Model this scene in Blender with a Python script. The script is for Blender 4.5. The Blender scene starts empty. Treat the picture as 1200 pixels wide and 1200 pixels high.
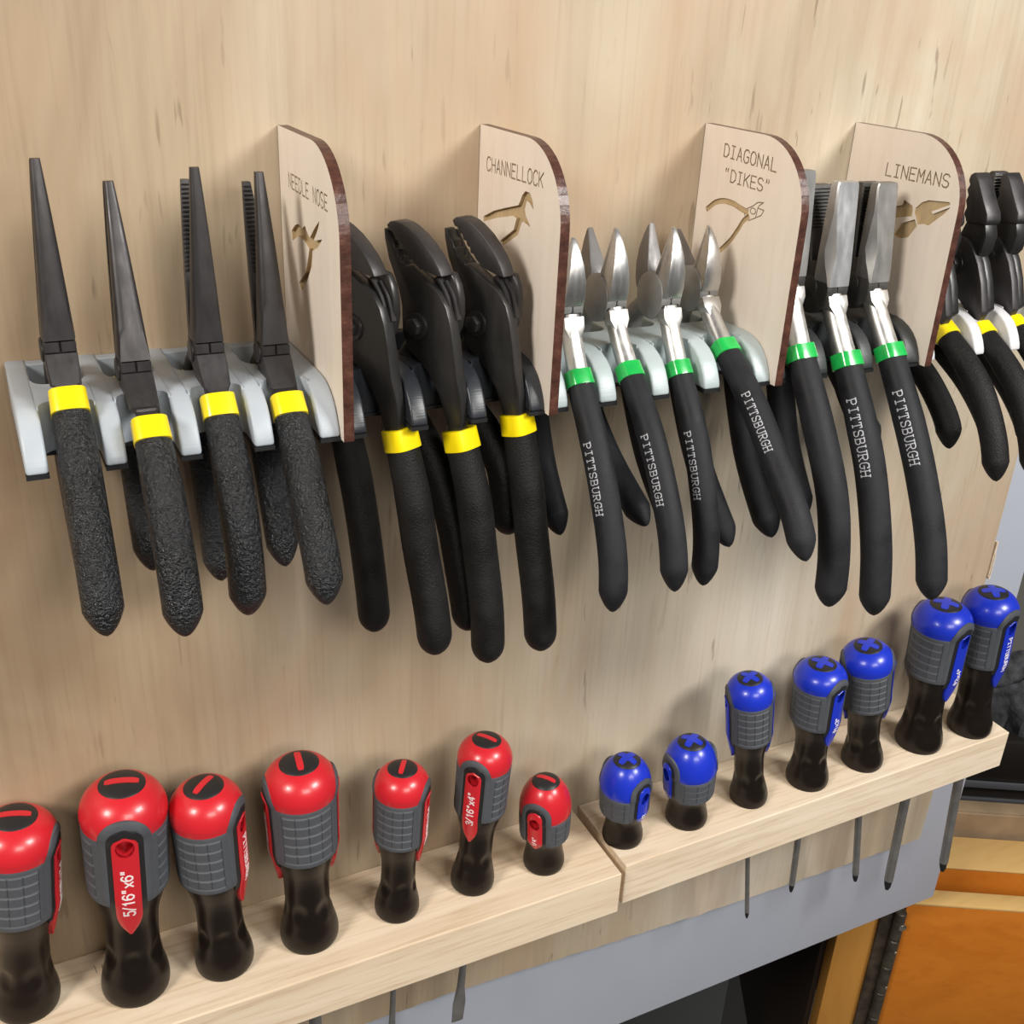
import bpy, bmesh, math, random
from math import sin, cos, pi, radians as R, hypot, atan2
from mathutils import Vector, Matrix
random.seed(7)
SC = bpy.context.scene
COL = SC.collection

# ------------------------------------------------------------------ camera, world, lights, exposure
def look(p, y, r):
    f = Vector((sin(y)*cos(p), cos(y)*cos(p), -sin(p))); rt = Vector((cos(y), -sin(y), 0)); dn = f.cross(rt)
    rt2 = rt*cos(r) + dn*sin(r); dn2 = dn*cos(r) - rt*sin(r)
    return Matrix((( rt2.x, -dn2.x, -f.x), (rt2.y, -dn2.y, -f.y), (rt2.z, -dn2.z, -f.z)))
cd = bpy.data.cameras.new('camera'); cam = bpy.data.objects.new('camera', cd); COL.objects.link(cam)
cd.sensor_width = 36; cd.lens = 1273.16/1200*36; cd.clip_start = .01; cd.clip_end = 50
cam.matrix_world = Matrix.Translation((0, -.43, 0)) @ look(R(25.3548), R(27.286), R(-2.8371)).to_4x4()
SC.camera = cam
w = bpy.data.worlds.new('world'); SC.world = w; w.use_nodes = True
w.node_tree.nodes['Background'].inputs[0].default_value = (.85, .93, 1.0, 1)
w.node_tree.nodes['Background'].inputs[1].default_value = .07
def area(name, loc, target, sx, sy, power, color):
    l = bpy.data.lights.new(name, 'AREA'); l.shape = 'RECTANGLE'; l.size = sx; l.size_y = sy; l.energy = power; l.color = color
    o = bpy.data.objects.new(name, l); COL.objects.link(o); o.location = loc
    o.rotation_euler = (Vector(target) - Vector(loc)).to_track_quat('-Z', 'Y').to_euler()
area('shop_lamp', (-.80, -.55, .50), (.25, 0, -.15), .30, .30, 12, (1, .94, .86))
area('shop_lamp', (.85, -.88, .52), (.35, 0, -.2), .40, .30, 15, (1, .985, .95))
area('shop_lamp', (.20, -1.2, .35), (.3, 0, -.25), .50, .30, 7, (1, .95, .88))
SC.view_settings.view_transform = 'Standard'; SC.view_settings.look = 'None'
SC.view_settings.gamma = 1; SC.view_settings.use_curve_mapping = False
SC.view_settings.exposure = .02

# ------------------------------------------------------------------ materials
def nodes(name):
    m = bpy.data.materials.new(name); m.use_nodes = True; nt = m.node_tree
    return m, nt, nt.nodes['Principled BSDF']
def nd(nt, t, **kw):
    n = nt.nodes.new(t)
    for k, v in kw.items():
        if k[0] == '_': setattr(n, k[1:], v)
        else: n.inputs[k.replace('_', ' ')].default_value = v
    return n
def coords(nt, scale, rot=(0, 0, 0)):
    tc = nd(nt, 'ShaderNodeTexCoord'); mp = nd(nt, 'ShaderNodeMapping')
    mp.inputs['Scale'].default_value = scale; mp.inputs['Rotation'].default_value = rot
    nt.links.new(tc.outputs['Object'], mp.inputs['Vector']); return mp
def noise(nt, scale, detail=4, rough=.55, dist=0, n=1):
    mp = coords(nt, scale); t = nd(nt, 'ShaderNodeTexNoise', Scale=n, Detail=detail, Roughness=rough, Distortion=dist)
    nt.links.new(mp.outputs[0], t.inputs['Vector']); return t
def ramp(nt, src, stops):
    r = nd(nt, 'ShaderNodeValToRGB'); e = r.color_ramp.elements
    while len(e) < len(stops): e.new(.5)
    for i, (p, c) in enumerate(stops): e[i].position = p; e[i].color = (*c, 1) if len(c) == 3 else c
    nt.links.new(src, r.inputs[0]); return r
def mix(nt, fac, a, b, mode='MIX'):
    m = nd(nt, 'ShaderNodeMix', _data_type='RGBA', _blend_type=mode)
    for s, v in ((m.inputs[0], fac), (m.inputs[6], a), (m.inputs[7], b)):
        if hasattr(v, 'is_linked') or hasattr(v, 'node'): nt.links.new(v, s)
        else: s.default_value = v if not isinstance(v, tuple) else (*v, 1)
    return m.outputs[2]
def bump(nt, b, src, strength, dist):
    n = nd(nt, 'ShaderNodeBump', Strength=strength, Distance=dist)
    nt.links.new(src, n.inputs['Height']); nt.links.new(n.outputs[0], b.inputs['Normal'])
def plain(name, col, rough=.5, metal=0, spec=.5, noise_amt=0, nscale=600, bmp=0, bdist=.0002, coat=0):
    m, nt, b = nodes(name); b.inputs['Roughness'].default_value = rough; b.inputs['Metallic'].default_value = metal
    b.inputs['Specular IOR Level'].default_value = spec; b.inputs['Coat Weight'].default_value = coat
    t = noise(nt, (nscale,)*3)
    c0 = tuple(c*(1-noise_amt) for c in col); c1 = tuple(min(1, c*(1+noise_amt)) for c in col)
    r = ramp(nt, t.outputs[0], [(.3, c0), (.7, c1)]); nt.links.new(r.outputs[0], b.inputs['Base Color'])
    if bmp: bump(nt, b, t.outputs[0], bmp, bdist)
    return m

def plywood():
    m, nt, b = nodes('plywood'); b.inputs['Roughness'].default_value = .55; b.inputs['Specular IOR Level'].default_value = .35
    cl = noise(nt, (5, 5, 2.2), 5, .6, .6)
    c = ramp(nt, cl.outputs[0], [(.28, (.36, .265, .175)), (.5, (.52, .445, .335)), (.75, (.67, .605, .505))]).outputs[0]
    tx = nd(nt, 'ShaderNodeTexCoord'); sx = nd(nt, 'ShaderNodeSeparateXYZ'); nt.links.new(tx.outputs['Object'], sx.inputs[0])   # tone darker and browner toward the left
    wv = noise(nt, (6, 6, 1.2), 3); sm = nd(nt, 'ShaderNodeMath', _operation='MULTIPLY_ADD'); nt.links.new(wv.outputs[0], sm.inputs[0]); sm.inputs[1].default_value = .25; nt.links.new(sx.outputs[0], sm.inputs[2])
    c = mix(nt, 1., c, ramp(nt, sm.outputs[0], [(.05, (.80, .72, .635)), (.42, (1, 1, 1))]).outputs[0], 'MULTIPLY')
    st = noise(nt, (42, 42, 2.6), 4, .6, .9)
    c = mix(nt, .5, c, ramp(nt, st.outputs[0], [(.3, (.80, .76, .72)), (.55, (1, 1, 1)), (.8, (1.0, .95, .86))]).outputs[0], 'MULTIPLY')
    fi = noise(nt, (420, 420, 14), 3, .6)
    c = mix(nt, .4, c, ramp(nt, fi.outputs[0], [(.28, (.76, .72, .67)), (.5, (1, 1, 1))]).outputs[0], 'MULTIPLY')
    rd = noise(nt, (9, 9, 5), 4, .6, 1.2)                      # reddish patches of the veneer
    c = mix(nt, ramp(nt, rd.outputs[0], [(.46, (0, 0, 0)), (.75, (.65,)*3)]).outputs[0], c, (.47, .31, .195))
    da = noise(nt, (260, 260, 34), 2, .5, .3)                  # short dark pores
    dm = noise(nt, (16, 16, 7), 2, .5)
    f1 = ramp(nt, da.outputs[0], [(.665, (0, 0, 0)), (.72, (1, 1, 1))]).outputs[0]
    f2 = ramp(nt, dm.outputs[0], [(.47, (0, 0, 0)), (.62, (.55,)*3)]).outputs[0]
    c = mix(nt, mix(nt, 1., f1, f2, 'MULTIPLY'), c, (.16, .11, .065))
    # the slanting glue stain near the upper right
    tc = nd(nt, 'ShaderNodeTexCoord'); mp = nd(nt, 'ShaderNodeMapping', _vector_type='TEXTURE')
    mp.inputs['Location'].default_value = (.3735, 0, -.037); mp.inputs['Rotation'].default_value = (0, R(-43), 0); mp.inputs['Scale'].default_value = (.021, 1, .0068)
    nt.links.new(tc.outputs['Object'], mp.inputs[0])
    wob = noise(nt, (90, 90, 90), 3); ad = nd(nt, 'ShaderNodeMixRGB'); ad.blend_type = 'ADD'; ad.inputs[0].default_value = .5
    nt.links.new(mp.outputs[0], ad.inputs[1]); nt.links.new(wob.outputs['Color'], ad.inputs[2])
    sub = nd(nt, 'ShaderNodeVectorMath', _operation='SUBTRACT'); nt.links.new(ad.outputs[0], sub.inputs[0]); sub.inputs[1].default_value = (.25, .25, .25)
    ln = nd(nt, 'ShaderNodeVectorMath', _operation='LENGTH'); nt.links.new(sub.outputs[0], ln.inputs[0])
    c = mix(nt, ramp(nt, ln.outputs['Value'], [(.7, (.5,)*3), (1, (0, 0, 0))]).outputs[0], c, (.36, .25, .13))
    nt.links.new(c, b.inputs['Base Color']); bump(nt, b, fi.outputs[0], .25, .0004)
    return m
def pine(name, a, bb, axis_scale=(3.2, 60, 60), dark=(.74, .66, .56)):
    m, nt, b = nodes(name); b.inputs['Roughness'].default_value = .6; b.inputs['Specular IOR Level'].default_value = .3
    g = noise(nt, axis_scale, 5, .6, 1.1)
    c = ramp(nt, g.outputs[0], [(.25, a), (.75, bb)]).outputs[0]
    f = noise(nt, tuple(s*7 for s in axis_scale), 3, .6)
    c = mix(nt, .6, c, ramp(nt, f.outputs[0], [(.3, dark), (.52, (1, 1, 1))]).outputs[0], 'MULTIPLY')
    nt.links.new(c, b.inputs['Base Color']); bump(nt, b, f.outputs[0], .2, .0003); return m
def grip_rubber(name, base, rough, nscale, strength, dist, spec=.17):
    m, nt, b = nodes(name); b.inputs['Roughness'].default_value = rough; b.inputs['Specular IOR Level'].default_value = spec
    t = noise(nt, (nscale,)*3, 3, .6); t2 = noise(nt, (70, 70, 70), 3)
    c = ramp(nt, t2.outputs[0], [(.3, tuple(x*.7 for x in base)), (.7, tuple(x*1.35 for x in base))]).outputs[0]
    nt.links.new(c, b.inputs['Base Color'])
    rr = ramp(nt, t2.outputs[0], [(.35, (rough-.1,)*3), (.7, (rough+.12,)*3)]).outputs[0]; nt.links.new(rr, b.inputs['Roughness'])
    bump(nt, b, t.outputs[0], strength, dist); return m
def steel(name, col, rough, metal, aniso=0):
    m, nt, b = nodes(name); b.inputs['Metallic'].default_value = metal
    t = noise(nt, (300, 300, 60), 4, .6); t2 = noise(nt, (90, 90, 90), 4)
    c = ramp(nt, t2.outputs[0], [(.3, tuple(x*.82 for x in col)), (.7, tuple(min(1, x*1.12) for x in col))]).outputs[0]
    nt.links.new(c, b.inputs['Base Color'])
    nt.links.new(ramp(nt, t.outputs[0], [(.3, (rough-.08,)*3), (.7, (rough+.1,)*3)]).outputs[0], b.inputs['Roughness'])
    bump(nt, b, t.outputs[0], .06, .0002); return m

PLY = plywood()
PINE = pine('pine', (.68, .52, .36), (.84, .70, .53))
PINE2 = pine('pine_pale', (.72, .57, .41), (.86, .73, .57))
PLYEDGE = pine('ply_edge', (.40, .28, .16), (.62, .48, .30), (60, 60, 400))
FACE = pine('maple_ply', (.78, .685, .59), (.85, .76, .665), (30, 30, 5), (.93, .9, .87))
CUT = pine('cut_ply', (.46, .34, .19), (.58, .44, .26), (200, 200, 40), (.8, .75, .7))
BURN = plain('burnt_letters', (.36, .26, .17), .8, noise_amt=.3)
def edge_mat():
    m, nt, b = nodes('burnt_edge'); b.inputs['Roughness'].default_value = .34
    t = noise(nt, (200, 200, 260), 5, .65)
    nt.links.new(ramp(nt, t.outputs[0], [(.3, (.035, .014, .010)), (.55, (.082, .031, .021)), (.78, (.15, .065, .042))]).outputs[0], b.inputs['Base Color'])
    bump(nt, b, t.outputs[0], .5, .0006); return m
EDGE = edge_mat()
GREYPAINT = plain('grey_paint', (.50, .525, .60), .45, noise_amt=.03, nscale=12, bmp=.05)
def print_plastic(name, col, spread, rough):
    m, nt, b = nodes(name); b.inputs['Roughness'].default_value = rough
    t = noise(nt, (25, 25, 40), 3); nt.links.new(ramp(nt, t.outputs[0], [(.3, tuple(x*(1-spread) for x in col)), (.7, tuple(min(1, x*(1+spread)) for x in col))]).outputs[0], b.inputs['Base Color'])
    l = noise(nt, (20, 20, 2600), 1); bump(nt, b, l.outputs[0], .25, .0002); return m
RACKGREY = print_plastic('rack_grey', (.39, .43, .475), .12, .42)
RACKMINT = print_plastic('rack_mint', (.40, .465, .475), .10, .38)
RACKBLACK = print_plastic('rack_black', (.022, .025, .031), .25, .36)
RACKBLACK2 = print_plastic('rack_black_matte', (.026, .029, .030), .25, .45)
RACKWHITE = print_plastic('rack_white', (.60, .60, .62), .05, .45)
PLATEBLACK = plain('plate_black', (.012, .012, .013), .5)
GUN = steel('black_oxide', (.052, .048, .049), .42, .55)
GUN2 = steel('black_forged', (.030, .028, .027), .36, .35)
SATIN = steel('satin_steel', (.55, .54, .53), .33, .9)
SATIN2 = steel('dull_steel', (.30, .295, .285), .46, .5)
BLADE = steel('blade_steel', (.20, .19, .185), .50, .5)
SHAFT = steel('shaft_steel', (.30, .29, .28), .42, .7)
DARKSTEEL = steel('dark_steel', (.10, .095, .09), .45, .7)
SHINY = steel('polished_tang', (.58, .57, .55), .38, .95)
GRIPY = grip_rubber('crackle_grip', (.0095, .0099, .0115), .27, 720, 1.0, .0017, .5)
GRIPC = grip_rubber('rubber_grip', (.0120, .0115, .0112), .50, 1250, .55, .0007)
GRIPG = grip_rubber('soft_grip', (.0175, .0180, .0205), .56, 1700, .38, .0004)
YEL = plain('yellow_band', (.88, .68, .005), .28, coat=.3)
GRN = plain('green_band', (.015, .42, .075), .22, coat=.4, noise_amt=.15, nscale=200)
INK = plain('white_ink', (.42, .43, .46), .6)
WHITE = plain('white_print', (.85, .78, .78), .5)
RED = plain('red_plastic', (.60, .018, .028), .30, coat=.15)
BLUE = plain('blue_plastic', (.012, .035, .52), .30, coat=.15)
BLACKCAP = plain('black_cap', (.017, .016, .017), .42)
BODY = plain('amber_black', (.0105, .0070, .0055), .30, spec=.28)
SLEEVE = plain('grey_rubber', (.074, .079, .090), .58, noise_amt=.08, bmp=.1)
GROOVE = plain('groove_light', (.14, .147, .16), .6)
PENCIL = plain('pencil', (.20, .15, .11), .8)
ORANGE = pine('varnished_oak', (.50, .145, .010), (.60, .195, .018), (2.5, 20, 20), (.88, .84, .78))
ORANGE2 = pine('varnished_oak_edge', (.66, .40, .14), (.74, .48, .19), (2.5, 20, 20), (.9, .86, .8))
OAKTAN = pine('oak_stile', (.44, .195, .035), (.52, .25, .055), (20, 20, 2.5), (.9, .86, .8))
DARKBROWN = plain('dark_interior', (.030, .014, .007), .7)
RUST = plain('rusty_steel', (.085, .062, .045), .5, .5, noise_amt=.5, nscale=90)
SCREW = steel('screw_steel', (.6, .57, .5), .3, 1)
CASE = plain('case_plastic', (.017, .014, .012), .4)
CASEEDGE = plain('case_edge', (.10, .10, .11), .4)
TAN = plain('tan_card', (.34, .235, .14), .7, noise_amt=.15, nscale=40)
CLOTH = plain('dark_cloth', (.055, .055, .062), .8, noise_amt=.8, nscale=70, bmp=.6, bdist=.004)
DARKGREY = plain('dark_grey', (.05, .052, .05), .6)

# ------------------------------------------------------------------ object helpers (all shapes in world millimetres)
WORLD = {}
def thing(name, loc, label, cat, group=None):
    o = bpy.data.objects.new(name, None); COL.objects.link(o); o.empty_display_size = .01
    o.location = [c*.001 for c in loc]; WORLD[o] = Vector(loc)
    o['label'] = label; o['category'] = cat
    if group: o['group'] = group
    return o
def mk(name, verts, faces, mats, parent=None, fm=None, smooth=30, kind=None, label=None):
    """one mesh object; verts in world mm; mats one material or a list with fm giving face indices"""
    base = WORLD[parent] if parent is not None else Vector((0, 0, 0))
    me = bpy.data.meshes.new(name)
    me.from_pydata([((v[0]-base.x)*.001, (v[1]-base.y)*.001, (v[2]-base.z)*.001) for v in verts], [], faces)
    mats = mats if isinstance(mats, (list, tuple)) else [mats]
    for m in mats: me.materials.append(m)
    if fm: me.polygons.foreach_set('material_index', fm)
    bm = bmesh.new(); bm.from_mesh(me); bmesh.ops.recalc_face_normals(bm, faces=bm.faces); bm.to_mesh(me); bm.free()
    if smooth:
        me.polygons.foreach_set('use_smooth', [True]*len(me.polygons)); me.set_sharp_from_angle(angle=R(smooth))
    o = bpy.data.objects.new(name, me); COL.objects.link(o)
    if parent is not None: o.parent = parent
    WORLD[o] = base
    if kind: o['kind'] = kind
    if label: o['label'] = label
    return o
def join(*vf):
    V, F = [], []
    for v, f in vf:
        n = len(V); V += list(v); F += [tuple(i+n for i in q) for q in f]
    return V, F
def box(x0, x1, y0, y1, z0, z1):
    V = [(x, y, z) for x in (x0, x1) for y in (y0, y1) for z in (z0, z1)]
    return V, [(0, 1, 3, 2), (4, 6, 7, 5), (0, 4, 5, 1), (2, 3, 7, 6), (0, 2, 6, 4), (1, 5, 7, 3)]
def bevelled(vf, width, segs=2, angle=25):
    V, F = vf; bm = bmesh.new(); bv = [bm.verts.new(v) for v in V]
    for f in F:
        try: bm.faces.new([bv[i] for i in f])
        except ValueError: pass
    bmesh.ops.recalc_face_normals(bm, faces=bm.faces)
    es = [e for e in bm.edges if len(e.link_faces) == 2 and e.calc_face_angle(0) > R(angle)]
    bmesh.ops.bevel(bm, geom=es, offset=width, segments=segs, affect='EDGES', profile=.5, clamp_overlap=True)
    bm.verts.index_update(); out = [tuple(v.co) for v in bm.verts], [tuple(v.index for v in f.verts) for f in bm.faces]
    bm.free(); return out
def extrude(poly, a0, a1, T, taper=None):
    """poly of (s,z) swept in x from a0 to a1; T maps (s,z,x) to world; taper(s,z) scales x"""
    n = len(poly); tp = taper or (lambda s, z: 1)
    V = [(s, z, a0*tp(s, z)) for s, z in poly] + [(s, z, a1*tp(s, z)) for s, z in poly]
    F = [tuple(range(n)), tuple(range(2*n-1, n-1, -1))] + [(i, (i+1) % n, n+(i+1) % n, n+i) for i in range(n)]
    return [T(*v) for v in V], F
def sections(rings, cap=True):
    n = len(rings[0]); V = [p for r in rings for p in r]; F = []
    for k in range(len(rings)-1):
        for i in range(n):
            j = (i+1) % n; F.append((k*n+i, k*n+j, (k+1)*n+j, (k+1)*n+i))
    if cap: F += [tuple(range(n-1, -1, -1)), tuple(range((len(rings)-1)*n, len(rings)*n))]
    return V, F
def catmull(P, n):
    Q = [tuple(2*a-b for a, b in zip(P[0], P[1]))] + list(P) + [tuple(2*a-b for a, b in zip(P[-1], P[-2]))]; out = []
    for k in range(1, len(Q)-2):
        for i in range(n):
            t = i/n; a, b, c, d = Q[k-1], Q[k], Q[k+1], Q[k+2]
            out.append(tuple(.5*(2*b[j]+(c[j]-a[j])*t+(2*a[j]-5*b[j]+4*c[j]-d[j])*t*t+(3*b[j]-a[j]-3*c[j]+d[j])*t**3) for j in range(len(b))))
    out.append(tuple(P[-1])); return out
def cutter_bool(o, cut_objs, selfx=True):
    for c in cut_objs:
        md = o.modifiers.new('b', 'BOOLEAN'); md.object = c; md.operation = 'DIFFERENCE'; md.solver = 'EXACT'
        try: md.material_mode = 'TRANSFER'
        except Exception: pass
        md.use_self = selfx
    dg = bpy.context.evaluated_depsgraph_get(); dg.update()
    me = bpy.data.meshes.new_from_object(o.evaluated_get(dg), preserve_all_data_layers=True, depsgraph=dg)
    o.modifiers.clear(); old = o.data; o.data = me; bpy.data.meshes.remove(old)
    for c in cut_objs: m = c.data; bpy.data.objects.remove(c); bpy.data.meshes.remove(m)

# ------------------------------------------------------------------ stroke lettering (4 wide, 6 high grid)
GL = {'A': [[(0,0),(2,6),(4,0)],[(.7,2),(3.3,2)]], 'B': [[(0,0),(0,6),(2.8,6),(3.6,5.3),(3.6,3.9),(2.8,3.2),(0,3.2)],[(2.8,3.2),(4,2.3),(4,.9),(3,0),(0,0)]],
 'C': [[(4,5),(3.2,6),(1.2,6),(0,4.6),(0,1.4),(1.2,0),(3.2,0),(4,1)]], 'D': [[(0,0),(0,6),(2.3,6),(4,4.4),(4,1.6),(2.3,0),(0,0)]],
 'E': [[(4,0),(0,0),(0,6),(4,6)],[(0,3.1),(3.3,3.1)]], 'G': [[(4,5),(3.2,6),(1.2,6),(0,4.6),(0,1.4),(1.2,0),(3,0),(4,.8),(4,2.8),(2.4,2.8)]],
 'H': [[(0,0),(0,6)],[(4,0),(4,6)],[(0,3.1),(4,3.1)]], 'I': [[(.6,0),(3.4,0)],[(.6,6),(3.4,6)],[(2,0),(2,6)]], 'K': [[(0,0),(0,6)],[(4,6),(0,2.3)],[(1.3,3.5),(4,0)]],
 'L': [[(0,6),(0,0),(4,0)]], 'M': [[(0,0),(0,6),(2,2.4),(4,6),(4,0)]], 'N': [[(0,0),(0,6),(4,0),(4,6)]],
 'O': [[(1.2,0),(0,1.4),(0,4.6),(1.2,6),(2.8,6),(4,4.6),(4,1.4),(2.8,0),(1.2,0)]], 'P': [[(0,0),(0,6),(2.8,6),(4,5.2),(4,3.6),(2.8,2.8),(0,2.8)]],
 'R': [[(0,0),(0,6),(2.8,6),(4,5.2),(4,3.8),(2.8,3),(0,3)],[(1.8,3),(4,0)]], 'S': [[(4,5.1),(3,6),(1,6),(0,5.1),(0,4),(1,3.2),(3,2.8),(4,2),(4,.9),(3,0),(1,0),(0,.9)]],
 'T': [[(0,6),(4,6)],[(2,6),(2,0)]], 'U': [[(0,6),(0,1.4),(1.2,0),(2.8,0),(4,1.4),(4,6)]],
 '5': [[(3.7,6),(.5,6),(.3,3.3),(1.3,3.9),(2.8,3.9),(4,2.9),(4,1.1),(2.8,0),(1.1,0),(.1,.9)]], '/': [[(0,-.4),(3,6.3)]], '1': [[(.8,4.7),(2.2,6),(2.2,0)]],
 '6': [[(3.6,5.2),(2.8,6),(1.4,6),(.2,4.4),(.2,1.4),(1.3,0),(2.8,0),(3.9,1.1),(3.9,2.5),(2.8,3.6),(1.4,3.6),(.3,2.6)]], '"': [[(.9,6),(.9,4.4)],[(2.3,6),(2.3,4.4)]],
 'x': [[(.3,0),(3.7,4)],[(.3,4),(3.7,0)]], '3': [[(.2,5.2),(1.2,6),(2.8,6),(3.8,5.1),(3.8,4),(2.8,3.2),(1.6,3.2)],[(2.8,3.2),(4,2.2),(4,1),(2.8,0),(1.2,0),(.1,.9)]],
 '4': [[(3,0),(3,6),(0,1.8),(4,1.8)]], '2': [[(.2,4.9),(1.2,6),(2.8,6),(3.8,5),(3.8,3.9),(0,0),(4,0)]], '#': [[(1,0),(1.6,6)],[(2.6,0),(3.2,6)],[(0,2),(4,2)],[(.2,4),(4.2,4)]],
 '[': [[(1.2,6.2),(.7,5.4),(.9,4.6)],[(2.9,6.2),(2.4,5.4),(2.6,4.6)]], ']': [[(.9,6.2),(1.2,5.4),(.7,4.6)],[(2.6,6.2),(2.9,5.4),(2.4,4.6)]], ' ': []}
SERIF = {'P': [(-.7,0,1.2,0),(-.7,6,0,6)], 'I': [], 'T': [(1,0,3,0),(0,6,0,4.9),(4,6,4,4.9)], 'S': [(4,6,4,4.7),(0,0,0,1.3)], 'B': [(-.7,0,0,0),(-.7,6,0,6)], 'U': [(-.8,6,.9,6),(3.1,6,4.8,6)],
 'R': [(-.7,0,1.1,0),(-.7,6,0,6),(3.6,0,4.7,0)], 'G': [(4,6,4,4.8),(2.2,2.8,4.8,2.8)], 'H': [(-.8,0,.9,0),(-.8,6,.9,6),(3.1,0,4.8,0),(3.1,6,4.8,6)]}
def text_strokes(txt, serif=False, adv=5.6):
    out = []
    for i, ch in enumerate(txt):
        for st in GL[ch]: out.append([(x+i*adv, y) for x, y in st])
        if serif:
            for a, b, c, d in SERIF.get(ch, []): out.append([(a+i*adv, b), (c+i*adv, d)])
    return out, len(txt)*adv - (adv-4)
def densify(st, step):
    out = [st[0]]
    for a, b in zip(st, st[1:]):
        n = max(1, int(hypot(b[0]-a[0], b[1]-a[1])/step))
        out += [(a[0]+(b[0]-a[0])*k/n, a[1]+(b[1]-a[1])*k/n) for k in range(1, n+1)]
    return out
def ribbon(st, hw, closed_ends=True):
    """left and right offset points of a polyline"""
    L, Rr = [], []
    n = len(st)
    for i, p in enumerate(st):
        a = st[max(0, i-1)]; b = st[min(n-1, i+1)]
        dx, dy = b[0]-a[0], b[1]-a[1]; l = hypot(dx, dy) or 1; nx, ny = -dy/l, dx/l
        k = 1
        if 0 < i < n-1:
            ux, uy = st[i][0]-a[0], st[i][1]-a[1]; ul = hypot(ux, uy) or 1
            c = abs((ux*dx+uy*dy)/(ul*l)); k = min(1.6, 1/max(.55, c))
        ex = 0
        if i == 0: ex = -hw
        if i == n-1: ex = hw
        px, py = p[0]+dx/l*ex*.8, p[1]+dy/l*ex*.8
        L.append((px+nx*hw*k, py+ny*hw*k)); Rr.append((px-nx*hw*k, py-ny*hw*k))
    return L, Rr
def strokes_mesh(strokes, hw, f0, f1, step=None):
    """ribbons as closed thin solids; f0/f1 map (u,v) to world bottom/top"""
    parts = []
    for st in strokes:
        if step: st = densify(st, step)
        L, Rr = ribbon(st, hw); n = len(L)
        V = [f1(*p) for p in L] + [f1(*p) for p in Rr] + [f0(*p) for p in L] + [f0(*p) for p in Rr]
        F = []
        for i in range(n-1):
            F += [(i, i+1, n+i+1, n+i), (2*n+i, 3*n+i, 3*n+i+1, 2*n+i+1), (i, 2*n+i, 2*n+i+1, i+1), (n+i, n+i+1, 3*n+i+1, 3*n+i)]
        F += [(0, n, 3*n, 2*n), (n-1, 3*n-1, 4*n-1, 2*n-1)]
        parts.append((V, F))
    return join(*parts)

# ------------------------------------------------------------------ setting: grey door leaf, plywood board
V, F = bevelled(box(-420, 636, 10, 28, -656, 420), 1.2, 2)
door = mk('door_1', V, F, GREYPAINT, kind='structure')
ply = thing('plywood_board', (80, 10, -566), 'large pale plywood board that carries the plier racks and screwdriver shelves', 'board')
rnd = random.Random(3)                                             # lower edge a little splintered and slanting as sawn
bx = [(-380, -537), (202, -550), (382, -561.5), (586, -568)]
def zlow(x):
    for (a, b), (c, d) in zip(bx, bx[1:]):
        if x <= c: return b+(d-b)*(x-a)/(c-a)
    return -568
xs = [-380+k*6 for k in range(162)]
prof = [(x, zlow(x)+(rnd.uniform(-.8, .5))) for x in xs if x < 586] + [(586.5, -568)]
rt = [(587.5, -528), (585, -430), (583, -315), (582, 380)]
pl = prof + rt + [(-380, 380)]
V, F = extrude([(x, z) for x, z in pl], 0, 10, lambda x, z, y: (x, y, z))
fm = [0, 0] + [1]*len(pl)
mk('panel', V, F, [PLY, PLYEDGE], ply, fm, smooth=0)
V, F = join(*[box(583.6+k*.9, 585.0+k*.9, -1.2, 1, -338-k*2.2, -312-k*9) for k in range(2)])
mk('splinter', V, F, PINE2, ply, label='pale torn splinter on the right edge')

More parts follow.
